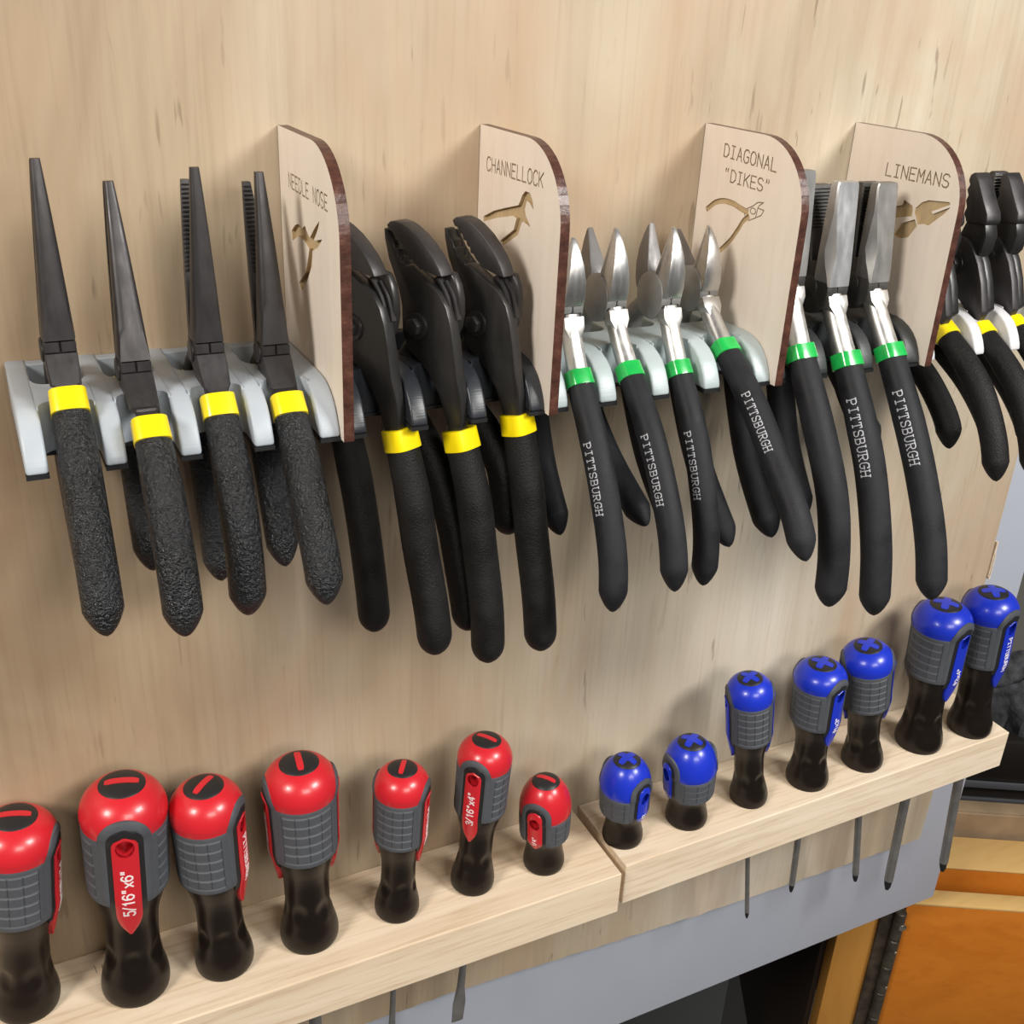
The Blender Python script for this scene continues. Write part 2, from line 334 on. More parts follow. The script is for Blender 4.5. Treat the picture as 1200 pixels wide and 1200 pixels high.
# ------------------------------------------------------------------ screwdriver data: base x, lean of top dx, height, radius, ...
ZS = -430.9
SD = [ # x, y, H, R, dx, colour, stubby, strip angle deg (from -y toward +x), mark angle, shaft length, shaft radius, tip, text, label
 (-27.6,-17.5,108,17.6, 9.5,'r',0,73,78,150,4.0,'flat','PITTSBURGH','red screwdriver cut off by the left picture edge, leftmost of all'),
 ( 19.7,-27.4,119,18.6,  5.6,'r',0,-8,78,150,4.0,'flat','5/16"x6"','red screwdriver with 5/16"x6" printed in white on its red strip'),
 ( 60.9,-30.6,109,16.7, -2.4,'r',0,56,-47,150,3.4,'flat','PITTSBURGH','red screwdriver with its lettered strip turned right, just right of the 5/16"x6" one'),
 (103.1,-31.0,109,17.4, -1.3,'r',0,-95,-7,150,3.4,'flat','PITTSBURGH','thick red screwdriver with a gridded grip facing forward, third whole one from the left'),
 (149.1,-32.5, 91,13.9,  3.1,'r',0,52,-32, 98,1.6,'flat','PITTSBURGH','slim red screwdriver with a gridded grip, standing left of the one marked 3/16"x4"'),
 (192.6,-31.0, 94,14.1,  5.4,'r',0,-48,38,104,2.0,'blade','3/16"x4"','slim red screwdriver with 3/16"x4" printed on its strip'),
 (235.0,-33.3, 59,14.1, -2.3,'r',1,-51,38, 20,3.0,'flat','1/4"','short stubby red screwdriver at the right end of the left shelf'),
 (285.9,-33.1, 57,14.4, -2.6,'b',1,16,20, 20,3.0,'cross','#2','stubby blue screwdriver next to the gap between the two shelves'),
 (329.0,-34.4, 58,15.2, -3.8,'b',1,-93,30, 20,3.0,'cross','#1','stubby blue screwdriver with its hole turned left, second from the shelf gap'),
 (374.6,-34.2, 92,13.6,-14.6,'b',0,-114,20,107,1.5,'cross','#1','slim blue screwdriver with a gridded grip, third from the shelf gap'),
 (418.8,-34.8, 88,15.6, -5.9,'b',0,11,28, 96,2.0,'cross','#1x3"','blue screwdriver with lettered strip to the right, touching its neighbour behind'),
 (464.5,-34.1, 93,15.6,-17.1,'b',0,-124,24,112,2.3,'cross','#1','blue screwdriver overlapped by its left neighbour, its strip hidden to the left'),
 (513.0,-33.5,107,18.0, -5.4,'b',0,8,35,132,3.1,'cross','#2x4"','thick blue screwdriver directly below a black plier handle'),
 (557.8,-35.1,109,17.2,-11.8,'b',0,6,60,134,3.1,'cross','PITTSBURGH','blue screwdriver at the right end of the right shelf, lettered strip turned right'),
]
# ------------------------------------------------------------------ two pine shelves with real holes
def shelf(x0, x1, y0f, y1f, label, mat, sel):
    t = thing('screwdriver_shelf', ((x0+x1)/2, 0, -459), label, 'shelf', 'pine screwdriver shelves')
    V = [(x0, 0, -459), (x1, 0, -459), (x1, y1f, -459), (x0, y0f, -459), (x0, 0, ZS), (x1, 0, ZS), (x1, y1f, ZS), (x0, y0f, ZS)]
    F = [(0, 1, 2, 3), (4, 7, 6, 5), (0, 4, 5, 1), (1, 5, 6, 2), (2, 6, 7, 3), (3, 7, 4, 0)]
    V, F = bevelled((V, F), .7, 2)
    o = mk('plank', V, F, mat, t, smooth=0)
    cuts = []
    for s in sel:
        x, y, H, Rr, dx, *_r = s; r = s[10]+.6; k = -dx/H
        rings = [[(x+k*-h+r*cos(a), y+r*sin(a), ZS+h) for a in [2*pi*i/18 for i in range(18)]] for h in (-34, 4)]
        c = mk('hole_cutter', *sections(rings), mat, t, smooth=0); cuts.append(c)
    cutter_bool(o, cuts, False)
    return t
sh1 = shelf(-330, 270.5, -56, -58.5, 'pale pine shelf holding the red screwdrivers, left of the gap', PINE, SD[:7])
sh2 = shelf(275.5, 579.5, -54.5, -50.5, 'pale pine shelf holding the blue screwdrivers, right of the gap', PINE2, SD[7:])
def pencil(parent, segs):
    V, F = join(*[([(a[0]+dx, a[1]+dy, ZS+.12) for dx, dy in ((-.15, 0), (.15, .1))]+[(b[0]+dx, b[1]+dy, ZS+.12) for dx, dy in ((.15, .1), (-.15, 0))], [(0, 1, 2, 3)]) for a, b in segs])
    mk('pencil_mark', V, F, PENCIL, parent, label='thin pencil mark', smooth=0)
pencil(sh1, [((3, -9), (3.6, -14)), ((1.8, -10.5), (3, -9)), ((6.5, -9.5), (6.2, -12)), ((6.2, -12), (9, -12.4)), ((8.4, -9.5), (8.5, -15))])
pencil(sh2, [((276, -27), (300, -33)), ((489, -33), (500, -33.2)), ((525, -33.2), (545, -33.6))])

# ------------------------------------------------------------------ screwdrivers
def lerp_prof(prof, h):
    for (a, r0), (b, r1) in zip(prof, prof[1:]):
        if h <= b: return r0+(r1-r0)*(h-a)/(b-a)
    return prof[-1][1]
REG = [(0, .785), (.012, .82), (.035, .835), (.06, .825), (.095, .785), (.14, .715), (.20, .655), (.27, .63), (.36, .635), (.42, .69), (.47, .775), (.52, .865), (.56, .91), (.64, .93), (.84, .955)]
STB = [(0, .76), (.02, .795), (.05, .81), (.10, .785), (.16, .735), (.23, .705), (.30, .72), (.36, .80), (.41, .905), (.50, .945), (.64, .96)]
def smooth_prof(P, n=5): return catmull(P, n)
def screwdriver(x, y, H, Rr, dx, colour, stub, ang, mark, slen, sr, tip, txt, label):
    t = thing('screwdriver', (x, y, ZS), label, 'screwdriver', 'red flat-blade screwdrivers' if colour == 'r' else 'blue cross-tip screwdrivers')
    t.rotation_euler = (0, atan2(dx, H), 0)
    cm = RED if colour == 'r' else BLUE
    WORLD[t] = Vector((0, 0, 0))                                  # parts below are built in the handle's own frame
    base = STB if stub else REG
    hc = .64 if stub else .84                                    # lower rim of the coloured cap
    prof = smooth_prof(base)
    top = []                                                       # dome: from hc up, slightly flattened crown
    for i in range(25):
        a = pi/2*i/24; top.append((hc+.03 + (1-hc-.03)*sin(a), cos(a)**.86 if i < 24 else 0))
    dome = [(hc, .975), (hc+.02, .99)] + top
    full = [(h, r) for h, r in prof if h < hc-.004] + [(hc, base[-1][1])]
    def rad(h):                                                    # outer radius in mm at height fraction h
        return Rr*(lerp_prof(dome, h) if h >= hc else lerp_prof(full, h))
    NS = 40
    circ = [2*pi*i/NS for i in range(NS)]
    # body: lathe with its thumb dimples
    def dim(h, a):
        if stub: return 0
        d = 0
        for k in range(6):
            da = (a - (R(ang)-pi/2 + k*pi/3) + pi) % (2*pi) - pi
            q = (da*Rr*.62/ (Rr*.24))**2 + ((h-.215)*H/(Rr*.34))**2
            if q < 1: d += (1-q)**1.2*Rr*.075
        return d
    P = [(0, .0)] + full + [(hc+.02, .90), (hc+.03, 0)]
    rings = []
    for h, r in P[1:-1]:
        rings.append([((r*Rr-dim(h, a))*cos(a), (r*Rr-dim(h, a))*sin(a), h*H) for a in circ])
    V, F = sections(rings); body = mk('handle', V, F, BODY, t, smooth=50)
    shade_ring = sections([[(r*cos(a), r*sin(a), z) for a in circ] for r, z in ((Rr*.70, -.35), (Rr*.76, -.35), (Rr*.76, .8), (Rr*.70, .9))])
    mk('shading_ring', *shade_ring, plain('ring_'+colour, (.10, .07, .05), .5), t)  # thin brown ring painting the shading at the foot of the handle
    # cap
    rings = [[(.86*Rr*cos(a), .86*Rr*sin(a), hc*H) for a in circ]] + [[(max(r, .02)*Rr*cos(a), max(r, .02)*Rr*sin(a), h*H) for a in circ] for h, r in dome]
    cap = mk('cap', *sections(rings), cm, t, smooth=60)
    # crown disc and mark
    def zdome(r): # height on the dome at plan radius r
        fr = r/Rr
        best = dome[-1][0]
        for (h0, r0), (h1, r1) in zip(dome, dome[1:]):
            if r1 <= fr <= r0: best = h0+(h1-h0)*(r0-fr)/((r0-r1) or 1)
        return best*H
    rd = Rr*.53
    rings = [[(q*cos(a), q*sin(a), zdome(q)+o) for a in circ] for q, o in ((rd, -.4), (rd, .12), (rd*.98, .22), (rd*.75, .25), (rd*.5, .25), (rd*.25, .25), (.05, .25))]
    V, F = sections(rings); disc = mk('cap_disc', V, F, BLACKCAP, t, smooth=60)
    def bar(hl, hw, a0):
        out = []; n = 8; T = []; B = []
        for i in range(n+1):
            u = -hl+2*hl*i/n
            wv = hw if 0 < i < n else hw*.7
            for s_ in (-1, 1):
                px, py = u*cos(a0)-s_*wv*sin(a0), u*sin(a0)+s_*wv*cos(a0)
                T.append((px, py, zdome(hypot(px, py))+.5)); B.append((px, py, zdome(hypot(px, py))-.3))
        m = 2*(n+1); V = T+B; F = []
        for i in range(n):
            a, b, c, d = 2*i, 2*i+1, 2*i+3, 2*i+2
            F += [(a, b, c, d), (a+m, d+m, c+m, b+m), (a, d, d+m, a+m), (b, b+m, c+m, c)]
        F += [(0, m, m+1, 1), (m-2, m-1, 2*m-1, 2*m-2)]
        return V, F
    a0 = R(mark)+pi/2
    if colour == 'r': vf = bar(rd*.72, rd*.17, a0)
    else: vf = join(bar(rd*.78, rd*.24, a0), bar(rd*.78, rd*.24, a0+pi/2))
    mk('mark', *vf, cm, disc)
    # strips at two opposite sides: black slot, coloured tongue with a hanging hole, grey arch
    zs0, zs1 = (.38, .868) if not stub else (.30, .775)
    z_slot0 = .50 if not stub else .35
    W_t = Rr*.29; W_s = Rr*.44
    def surf(a, h, off): r = rad(min(max(h, 0), .985))+off; return (r*cos(a), r*sin(a), h*H)
    def sflat(a_c, u, h, off):                                     # tongue stays flat-ish across
        lo = (.34, .56, .66, .93) if not stub else (.28, .43, .72, .94)
        r = max(rad(h), Rr*(lo[2]+(lo[3]-lo[2])*min(1, max(0, (h-lo[0])/(lo[1]-lo[0])))))
        a = a_c+u/max(r, 4); return ((r+off)*cos(a), (r+off)*sin(a), h*H)
    def tongue(a_c, wmax, h0, h1, off, thick, point, round_top, nv=26, nu=8):
        T = []; B = []
        for j in range(nv+1):
            h = h0+(h1-h0)*j/nv; wv = wmax
            d0 = (h-h0)*H; d1 = (h1-h)*H
            if point and d0 < point: wv = wmax*max(.12, sin(pi/2*(d0/point)**.8) if d0 > 0 else .12)
            if round_top and d1 < wmax: wv = min(wv, wmax*max(.08, math.sqrt(max(0, 1-(1-d1/wmax)**2))))
            for i in range(nu+1):
                u = -wv+2*wv*i/nu
                edge = .25 if i in (0, nu) else 0
                T.append(sflat(a_c, u, h, off-edge)); pb = sflat(a_c, u, h, off-thick); kk = min(1, (rad(h)-.5)/hypot(pb[0], pb[1])); B.append((pb[0]*kk, pb[1]*kk, pb[2]))
        n = nu+1; m = len(T); V = T+B; F = []
        for j in range(nv):
            for i in range(nu):
                q = (j*n+i, j*n+i+1, (j+1)*n+i+1, (j+1)*n+i); F += [q, tuple(k+m for k in reversed(q))]
            F += [(j*n, (j+1)*n, (j+1)*n+m, j*n+m), (j*n+nu, j*n+nu+m, (j+1)*n+nu+m, (j+1)*n+nu)]
        for i in range(nu):
            F += [(i, i+m, i+1+m, i+1), (nv*n+i, nv*n+i+1, nv*n+i+1+m, nv*n+i+m)]
        return V, F
    hh = zs1-.052 if not stub else zs1-.125
    for k in range(2):
        ac = R(ang)-pi/2+k*pi
        slot = mk('slot', *tongue(ac, W_s, z_slot0, zs1+.035, .35, 1.6, 0, True), BLACKCAP, t, smooth=40)
        strip = mk('strip', *tongue(ac, W_t, zs0 if not stub else .34, zs1, .95, 2.2, (.12 if not stub else .10)*H, True), cm, t, smooth=40)
        hr = W_t*.74; ca, sa = cos(ac), sin(ac)
        def cyl(r, d0, d1, nseg=20):
            rings = []
            for d in (d0, d1):
                rings.append([(d*ca - r*cos(b)*sa, d*sa + r*cos(b)*ca, hh*H + r*1.25*sin(b)) for b in [2*pi*i/nseg for i in range(nseg)]])
            return sections(rings)
        for tgt in (slot, strip, body, cap):
            cutter_bool(tgt, [mk('cut', *cyl(hr, rad(hh)-8, rad(hh)+6), cm, t, smooth=0)], False)
        # grey arch round the slot
        path = []; zb = (.535 if not stub else .375)
        r1 = W_s*1.20
        hcx = (zs1+.035) - W_s/H
        for i in range(14): path.append((-r1, zb+(hcx-zb)*i/13))
        for i in range(1, 16): b = pi-pi*i/16; path.append((r1*cos(b), hcx+r1*sin(b)/H))
        for i in range(14): path.append((r1, hcx+(zb-hcx)*i/13))
        rings = []
        for i, (u, h) in enumerate(path):
            a_, b_ = path[max(0, i-1)], path[min(len(path)-1, i+1)]
            du, dv = b_[0]-a_[0], (b_[1]-a_[1])*H; l = hypot(du, dv); nu_, nv_ = -dv/l, du/l
            w2 = W_s*.24
            rings.append([sflat(ac, u+nu_*s_*w2, h+nv_*s_*w2/H, o_) for s_, o_ in ((-1, -1.2), (-1, .3), (-.6, .6), (.6, .6), (1, .3), (1, -1.2))])
        mk('grip_arch', *sections(rings), SLEEVE, t, smooth=35)
        # lettering on the tongue, running up the strip
        if not (stub and colour == 'b' and k):
            s2, ln = text_strokes(txt if (txt != 'PITTSBURGH' or k == 0) else '1/4"x6"', False, 5.2 if txt[0] == 'P' else 4.9)
            th = W_t*.80
            zt0 = (.49 if txt[0] == '5' else .515)*H; zt1 = hh*H-W_t*1.4
            if stub: zt0 = .395*H; zt1 = hh*H-W_t*1.15
            sc = min(th*(.8 if txt[0] == 'P' else .62 if stub else .82 if txt[0] == '#' else 1)/6, (zt1-zt0)/ln)
            up = txt[0] != 'P'
            def mp(off):
                def f(u, v):
                    hz = (zt0+u*sc) if up else (zt1-u*sc)
                    uu = (-(v-3)*sc) if up else ((v-3)*sc)
                    return sflat(ac, uu, hz/H, off)
                return f
            mk('lettering', *strokes_mesh(s2, .48, mp(.9), mp(1.06), 1.5), WHITE, strip, smooth=0, label='white print')
    # gridded rubber sleeve between the strips
    zb, zt = (.535, hc) if not stub else (.375, hc)
    ncol, nrow = (4, 5) if not stub else (3, 3)
    for k in range(2):
        a1 = R(ang)-pi/2+k*pi + W_s*1.3/(Rr*.93); a2 = R(ang)-pi/2+(k+1)*pi - W_s*1.3/(Rr*.93)
        # u stations with narrow grooves
        def stations(n, lo, hi, margin, g):
            out = [(0., 0), (margin*.3, 0)]; w_ = (1-2*margin)/n
            for i in range(n+1):
                c = margin+w_*i
                for d, lv in ((-g*1.7, 0), (-g, 1), (g, 1), (g*1.7, 0)): out.append((c+d, lv))
                if i < n: out.append((c+w_/2, 0))
            out += [(1-margin*.3, 0), (1, 0)]
            out.sort(); return [(lo+(hi-lo)*p, lv) for p, lv in out]
        US = stations(ncol, a1, a2, .12, .007); VS = stations(nrow, zb, zt, .085, .012)
        T = []; B = []
        for j, (h, lv) in enumerate(VS):
            for i, (a, lu) in enumerate(US):
                inside = 3 <= i < len(US)-3 and 3 <= j < len(VS)-3
                off = .62 - (.32 if (lu or lv) and inside else 0)
                if i in (0, len(US)-1) or j in (0, len(VS)-1): off = .35
                r = max(min(rad(h), Rr*.955), Rr*.93 if h > zb+.02 else Rr*.915)
                T.append(((r+off)*cos(a), (r+off)*sin(a), h*H)); B.append(((r-1.2)*cos(a), (r-1.2)*sin(a), h*H))
        n = len(US); m = len(T); F = []; fmi = []
        for j in range(len(VS)-1):
            for i in range(n-1):
                q = (j*n+i, j*n+i+1, (j+1)*n+i+1, (j+1)*n+i)
                F += [q, tuple(x_+m for x_ in reversed(q))]
                ins = 2 < i < n-4 and 2 < j < len(VS)-4
                gv = VS[j][1] and VS[j+1][1] and ins
                fmi += [1 if gv else 0, 0]
            F += [(j*n, (j+1)*n, (j+1)*n+m, j*n+m), (j*n+n-1, j*n+n-1+m, (j+1)*n+n-1+m, (j+1)*n+n-1)]; fmi += [0, 0]
        J = len(VS)-1
        for i in range(n-1): F += [(i, i+m, i+1+m, i+1), (J*n+i, J*n+i+1, J*n+i+1+m, J*n+i+m)]; fmi += [0, 0]
        mk('grip_sleeve', T+B, F, [SLEEVE, GROOVE], t, fmi, smooth=35)
    # steel shaft through the shelf
    cs = [2*pi*i/14 for i in range(14)]
    def ring(r, z, fx=1, fy=1): return [(r*fx*cos(a), r*fy*sin(a), z) for a in cs]
    if tip == 'cross':
        tl = 4.2*sr/2+3
        sh = sections([ring(sr, 2), ring(sr, -slen+tl)]); mk('shaft', *sh, SHAFT, t)
        star = lambda r, z, q: [((r if i % 2 == 0 else r*q)*cos(pi*i/4), (r if i % 2 == 0 else r*q)*sin(pi*i/4), z) for i in range(8)]
        mk('tip', *sections([star(sr, -slen+tl, .95), star(sr*.98, -slen+tl*.55, .8), star(sr*.45, -slen+.3, .6), star(sr*.2, -slen, .7)]), PLATEBLACK, t, smooth=20, label='black cross-shaped tip')
    else:
        wf = 2.0 if tip == 'blade' else 1.25
        mk('shaft', *sections([ring(sr, 2), ring(sr, -slen*.62)]), SHAFT, t)
        mk('tip', *sections([ring(sr, -slen*.62), ring(sr, -slen*.74, 1.2 if tip == 'blade' else 1.05, .8), ring(sr, -slen*.86, wf, .4), ring(sr, -slen, wf*.9, .16)]), SHAFT, t, smooth=40)
    WORLD[t] = Vector((x, y, ZS))
    return t
for row in SD: screwdriver(*row)

# ------------------------------------------------------------------ engraved divider signs
def pic_cut(t, polys, X, depth, mat):
    out = []
    for p in polys:
        V, F = extrude(p, X-1, X+depth, lambda s, z, x: (x, -s, z)); out.append(mk('cut', V, F, mat, t, smooth=0))
    return out
def thick_line(pts, hw):
    d = catmull(pts, 5); L, Rr = ribbon(d, hw); return L + Rr[::-1]
def divider(X, texts, label, cuts_fn):
    t = thing('divider_sign', (X, 0, -150), label, 'sign', 'engraved plywood dividers between the plier racks')
    arc = [(43+30.5*sin(a), -78.5+30.5*cos(a)) for a in [pi/2*i/14 for i in range(15)]]
    poly = [(.3, -150), (.3, -48)] + arc + [(73.5, -150)]
    V, F = extrude(poly, X-2, X+2, lambda s, z, x: (x, -s, z)); n = len(poly)
    o = mk('panel', V, F, [FACE, EDGE, CUT, BURN], t, [0, 0]+[1]*n, smooth=0)
    cuts = cuts_fn(t, X-2)
    for txt, s0, z0, s1, z1, hgt in texts:                          # text baseline from (s0,z0) to (s1,z1)
        st, ln = text_strokes(txt); k = (s1-s0)/ln; ky = hgt/6; sl = (z1-z0)/(s1-s0)
        for g in st:
            L, Rr = ribbon(g, .33) if len(g) > 1 else (g, g)
            closed = g[0] == g[-1]
            for i in range(len(g)-1):                                # each stroke piece a small engraving cutter
                a, b = g[i], g[i+1]; L2, R2 = ribbon([a, b], .36)
                p = [(s0+u*k, z0+v*ky+(u*k)*sl) for u, v in (L2+R2[::-1])]
                cuts.append((p, .55))
    real = [c for c in cuts if not isinstance(c, tuple)]
    vf = []
    for i, (p, d) in enumerate([c for c in cuts if isinstance(c, tuple)]):
        e = .0007*i
        vf.append(extrude(p, X-3-e, X-2+d+e, lambda s, z, x: (x, -s, z)))
    real.append(mk('cut', *join(*vf), BURN, t, smooth=0))
    cutter_bool(o, real)
    return t
def pics_needle(t, X):
    P = [[(14.0, -85.0), (19, -82), (23.2, -80.7), (29, -81.2), (32.4, -79.6), (34, -80.9), (38.3, -83.0), (44.6, -78.3), (51.1, -74.4), (49.5, -77), (43.5, -82.9), (53.8, -80.4), (47.8, -84.6), (41.3, -87.0), (39.6, -93.1), (33.1, -99.8), (25.0, -105.8), (22.0, -103.1), (31.4, -97.1), (35.3, -90.8), (37.4, -87.0), (32.0, -85.6), (23.8, -85.0), (14.9, -88.6)]]
    return pic_cut(t, P, X, 1.5, CUT)
def pics_chan(t, X):
    P = [[(6.2, -84.2), (16, -80.2), (26.3, -77.3), (38.1, -74.2), (39.6, -72.4), (41.0, -70.0), (43.6, -67.9), (47.2, -67.9), (49.8, -70.0), (51.4, -73.8), (47.6, -71.6), (45.4, -71.2), (43.9, -74.8), (45.0, -77.0), (49.4, -80.6), (43.4, -79.6), (41.8, -80.2), (39.0, -85.6), (26.6, -92.2), (22.8, -91.2), (34.9, -84.4), (37.2, -79.4), (34.2, -79), (18.7, -82.6), (6.4, -86.4)]]
    return pic_cut(t, P, X, 1.6, CUT)
def pics_diag(t, X):
    P = [thick_line([(9.0, -84.6), (14.3, -81.0), (20.4, -79.2), (27.3, -79.1), (33.3, -80.2), (38.2, -80.9)], 1.25), thick_line([(23.0, -100.6), (29.1, -95.0), (33.7, -89.1), (36.2, -85.4), (39.4, -82.9)], 1.2)]
    c = pic_cut(t, P, X, 1.1, CUT)
    lines = [[(37, -80), (41.9, -77.7), (44.6, -75.8), (48.6, -75.2), (46, -76.9), (45.2, -78.1), (49.5, -78.3), (48.1, -80.7), (44.5, -82.4), (40.3, -84.3), (38, -84.0), (36.6, -82), (37, -80)], [(45.2, -78.1), (44.6, -82)], [(42.2+1.9*cos(a), -79.9+1.3*sin(a)) for a in [2*pi*i/10 for i in range(11)]]]
    for ln in lines:
        for a, b in zip(ln, ln[1:]):
            L, Rr = ribbon([a, b], .24); c.append((L+Rr[::-1], .4))
    return c
def pics_line(t, X):
    P = [[(2, -94), (14.1, -88.6), (21.2, -85.3), (33, -83), (39.8, -80.8), (40.8, -78.2), (46.6, -80.0), (47.2, -81.6), (47.4, -84.6), (41.3, -86.0), (33, -88.5), (21.9, -91.5), (2, -99)],
         [(38, -95), (41.6, -89.0), (47.2, -86.6), (49.6, -85.6), (51.6, -88.3), (47.6, -94.3), (42.0, -96)],
         [(48.6, -80.6), (51.9, -77.4), (55.5, -75.9), (67.8, -74.7), (68.6, -75.7), (58.5, -80.4), (59.5, -81.4), (68.9, -76.7), (66.5, -79.8), (58.4, -86.8), (55.6, -86.6), (51.8, -87.6), (50.2, -84.6), (48.9, -83)]]
    return pic_cut(t, P, X, 1.2, CUT)
divider(115.4, [('NEEDLE NOSE', 12.8, -68.7, 61, -69.4, 5.2)], 'wooden divider sign engraved NEEDLE NOSE between the grey and the black rack', pics_needle)
divider(200.2, [('CHANNELLOCK', 7.8, -65.2, 57.8, -64.4, 5.3)], 'wooden divider sign engraved CHANNELLOCK right of the bulky black pliers', pics_chan)
divider(313.0, [('DIAGONAL', 16.6, -60.3, 53.8, -61.8, 5.3), ('[DIKES]', 18.8, -70.3, 51.2, -70.9, 5.1)], 'wooden divider sign engraved DIAGONAL "DIKES" right of the small cutters', pics_diag)
divider(402.3, [('LINEMANS', 26.0, -69.2, 65, -68.9, 5.6)], 'wooden divider sign engraved LINEMANS right of the square-nosed pliers', pics_line)

# ------------------------------------------------------------------ plier racks: wall rail, crossbar, rounded fins, thin base plate
FIN = [(-1.2, -149), (-1.2, -131), (46, -131), (51, -131.2), (55.5, -132), (59.5, -133.7), (63, -136), (65.8, -139), (68, -142.5), (69.6, -146), (70.4, -149)]
def rack(x0, x1, fins, mat, label, lip=None):
    t = thing('plier_rack', ((x0+x1)/2, 0, -150), label, 'rack', 'printed plastic plier racks')
    for a, b in fins:
        V, F = extrude(FIN, a, b, lambda s, z, x: (x, -s, z)); V, F = bevelled((V, F), 1.1, 3, 28)
        mk('fin', V, F, mat, t, smooth=40)
    V, F = bevelled(box(x0, x1, -5, 0, -149, -131.4), .4, 1); mk('wall_rail', V, F, mat, t)
    # crossbar with filleted ends where it meets the fins
    gaps = [(fins[i][1], fins[i+1][0]) for i in range(len(fins)-1)]
    for a, b in gaps:
        f = 5.5; n = 5
        front = [(a+f-f*cos(pi/2*i/n), 49+f-f*sin(pi/2*i/n)) for i in range(n+1)]
        front2 = [(b-f+f*cos(pi/2*i/n), 49+f-f*sin(pi/2*i/n)) for i in range(n, -1, -1)]
        back = [(b-f+f*cos(pi/2*i/n), 31-f+f*sin(pi/2*i/n)) for i in range(n+1)]
        back2 = [(a+f-f*cos(pi/2*i/n), 31-f+f*sin(pi/2*i/n)) for i in range(n, -1, -1)]
        pl = [(a-.5, 49+f)] + front + front2 + [(b+.5, 49+f), (b+.5, 31-f)] + back + back2 + [(a-.5, 31-f)]
        V, F = extrude(pl, -149, -131.1, lambda x, s, z: (x, -s, z))
        mk('crossbar', V, F, mat, t, smooth=40)
    if lip:
        V, F = join(*[box(a, b, -70.2, 0, -150.6, -149.02) for a, b in fins] + [box(x0, x1, -50, -30, -150.5, -149.05), box(x0, x1, -5, 0, -150.5, -149.05)])
        mk('base_plate', V, F, PLATEBLACK, t, smooth=0, label='thin black base plate')
    return t
rack(6.3, 113.3, [(6.3, 13.5), (31.2, 38.4), (56, 63.2), (81.6, 88.8), (105.6, 113.2)], RACKGREY, 'light grey rack of slots holding the four needle-nose pliers', True)
rack(117.5, 198.1, [(117.5, 123.6), (141.2, 148), (166, 172.8), (191.5, 198.1)], RACKBLACK, 'glossy black rack of slots under the three bulky curved pliers', True)
rack(202.3, 310.9, [(202.3, 209), (223.6, 232), (249.2, 257.8), (275.6, 284), (302.6, 310.9)], RACKMINT, 'pale greenish grey rack of slots under the four small cutters', True)
rack(315.1, 400.2, [(315.1, 320), (336.5, 344), (364, 371.5), (391.5, 400.2)], RACKBLACK2, 'matte black rack of slots under the three square-nosed pliers', True)
rack(404.4, 494, [(404.4, 410.5), (436.5, 443.5), (461.5, 468.5), (487, 494)], RACKWHITE, 'white rack of slots at the right edge, beyond the LINEMANS sign')

# ------------------------------------------------------------------ pliers
class Frame:
    def __init__(s, X, s0=45, psi=0): s.X, s.s0, s.c, s.n = X, s0, cos(R(psi)), sin(R(psi))
    def __call__(f, s, z, x=0):
        d = s-f.s0; return (f.X + f.n*d + f.c*x, -(f.s0 + f.c*d) + f.n*x, z)
def tube(T, path, rx, rs, exp=2.3, nseg=24, caps=True):
    """path of (s,z); rx(i/n), rs(i/n) radii; superellipse cross-section"""
    n = len(path); rings = []
    for i, (s, z) in enumerate(path):
        a, b = path[max(0, i-1)], path[min(n-1, i+1)]; ds, dz = b[0]-a[0], b[1]-a[1]; l = hypot(ds, dz) or 1
        ns, nz = -dz/l, ds/l                                         # in-plane normal, outward when running down
        u = i/(n-1); ring = []
        for k in range(nseg):
            ph = 2*pi*k/nseg; c, q = cos(ph), sin(ph)
            cx = math.copysign(abs(c)**(2/exp), c)*rx(u); cs = math.copysign(abs(q)**(2/exp), q)*rs(u)
            ring.append(T(s+ns*cs, z+nz*cs, cx))
        rings.append(ring)
    return sections(rings)
def arclen(path):
    L = [0]
    for a, b in zip(path, path[1:]): L.append(L[-1]+hypot(b[0]-a[0], b[1]-a[1]))
    return L
def along(path, L, l):
    for i in range(len(L)-1):
        if l <= L[i+1] or i == len(L)-2:
            t = (l-L[i])/((L[i+1]-L[i]) or 1); a, b = path[i], path[i+1]
            j0, j1 = max(0, i-2), min(len(path)-1, i+3)
            ds, dz = path[j1][0]-path[j0][0], path[j1][1]-path[j0][1]; k = hypot(ds, dz)
            return a[0]+(b[0]-a[0])*t, a[1]+(b[1]-a[1])*t, -dz/k, ds/k
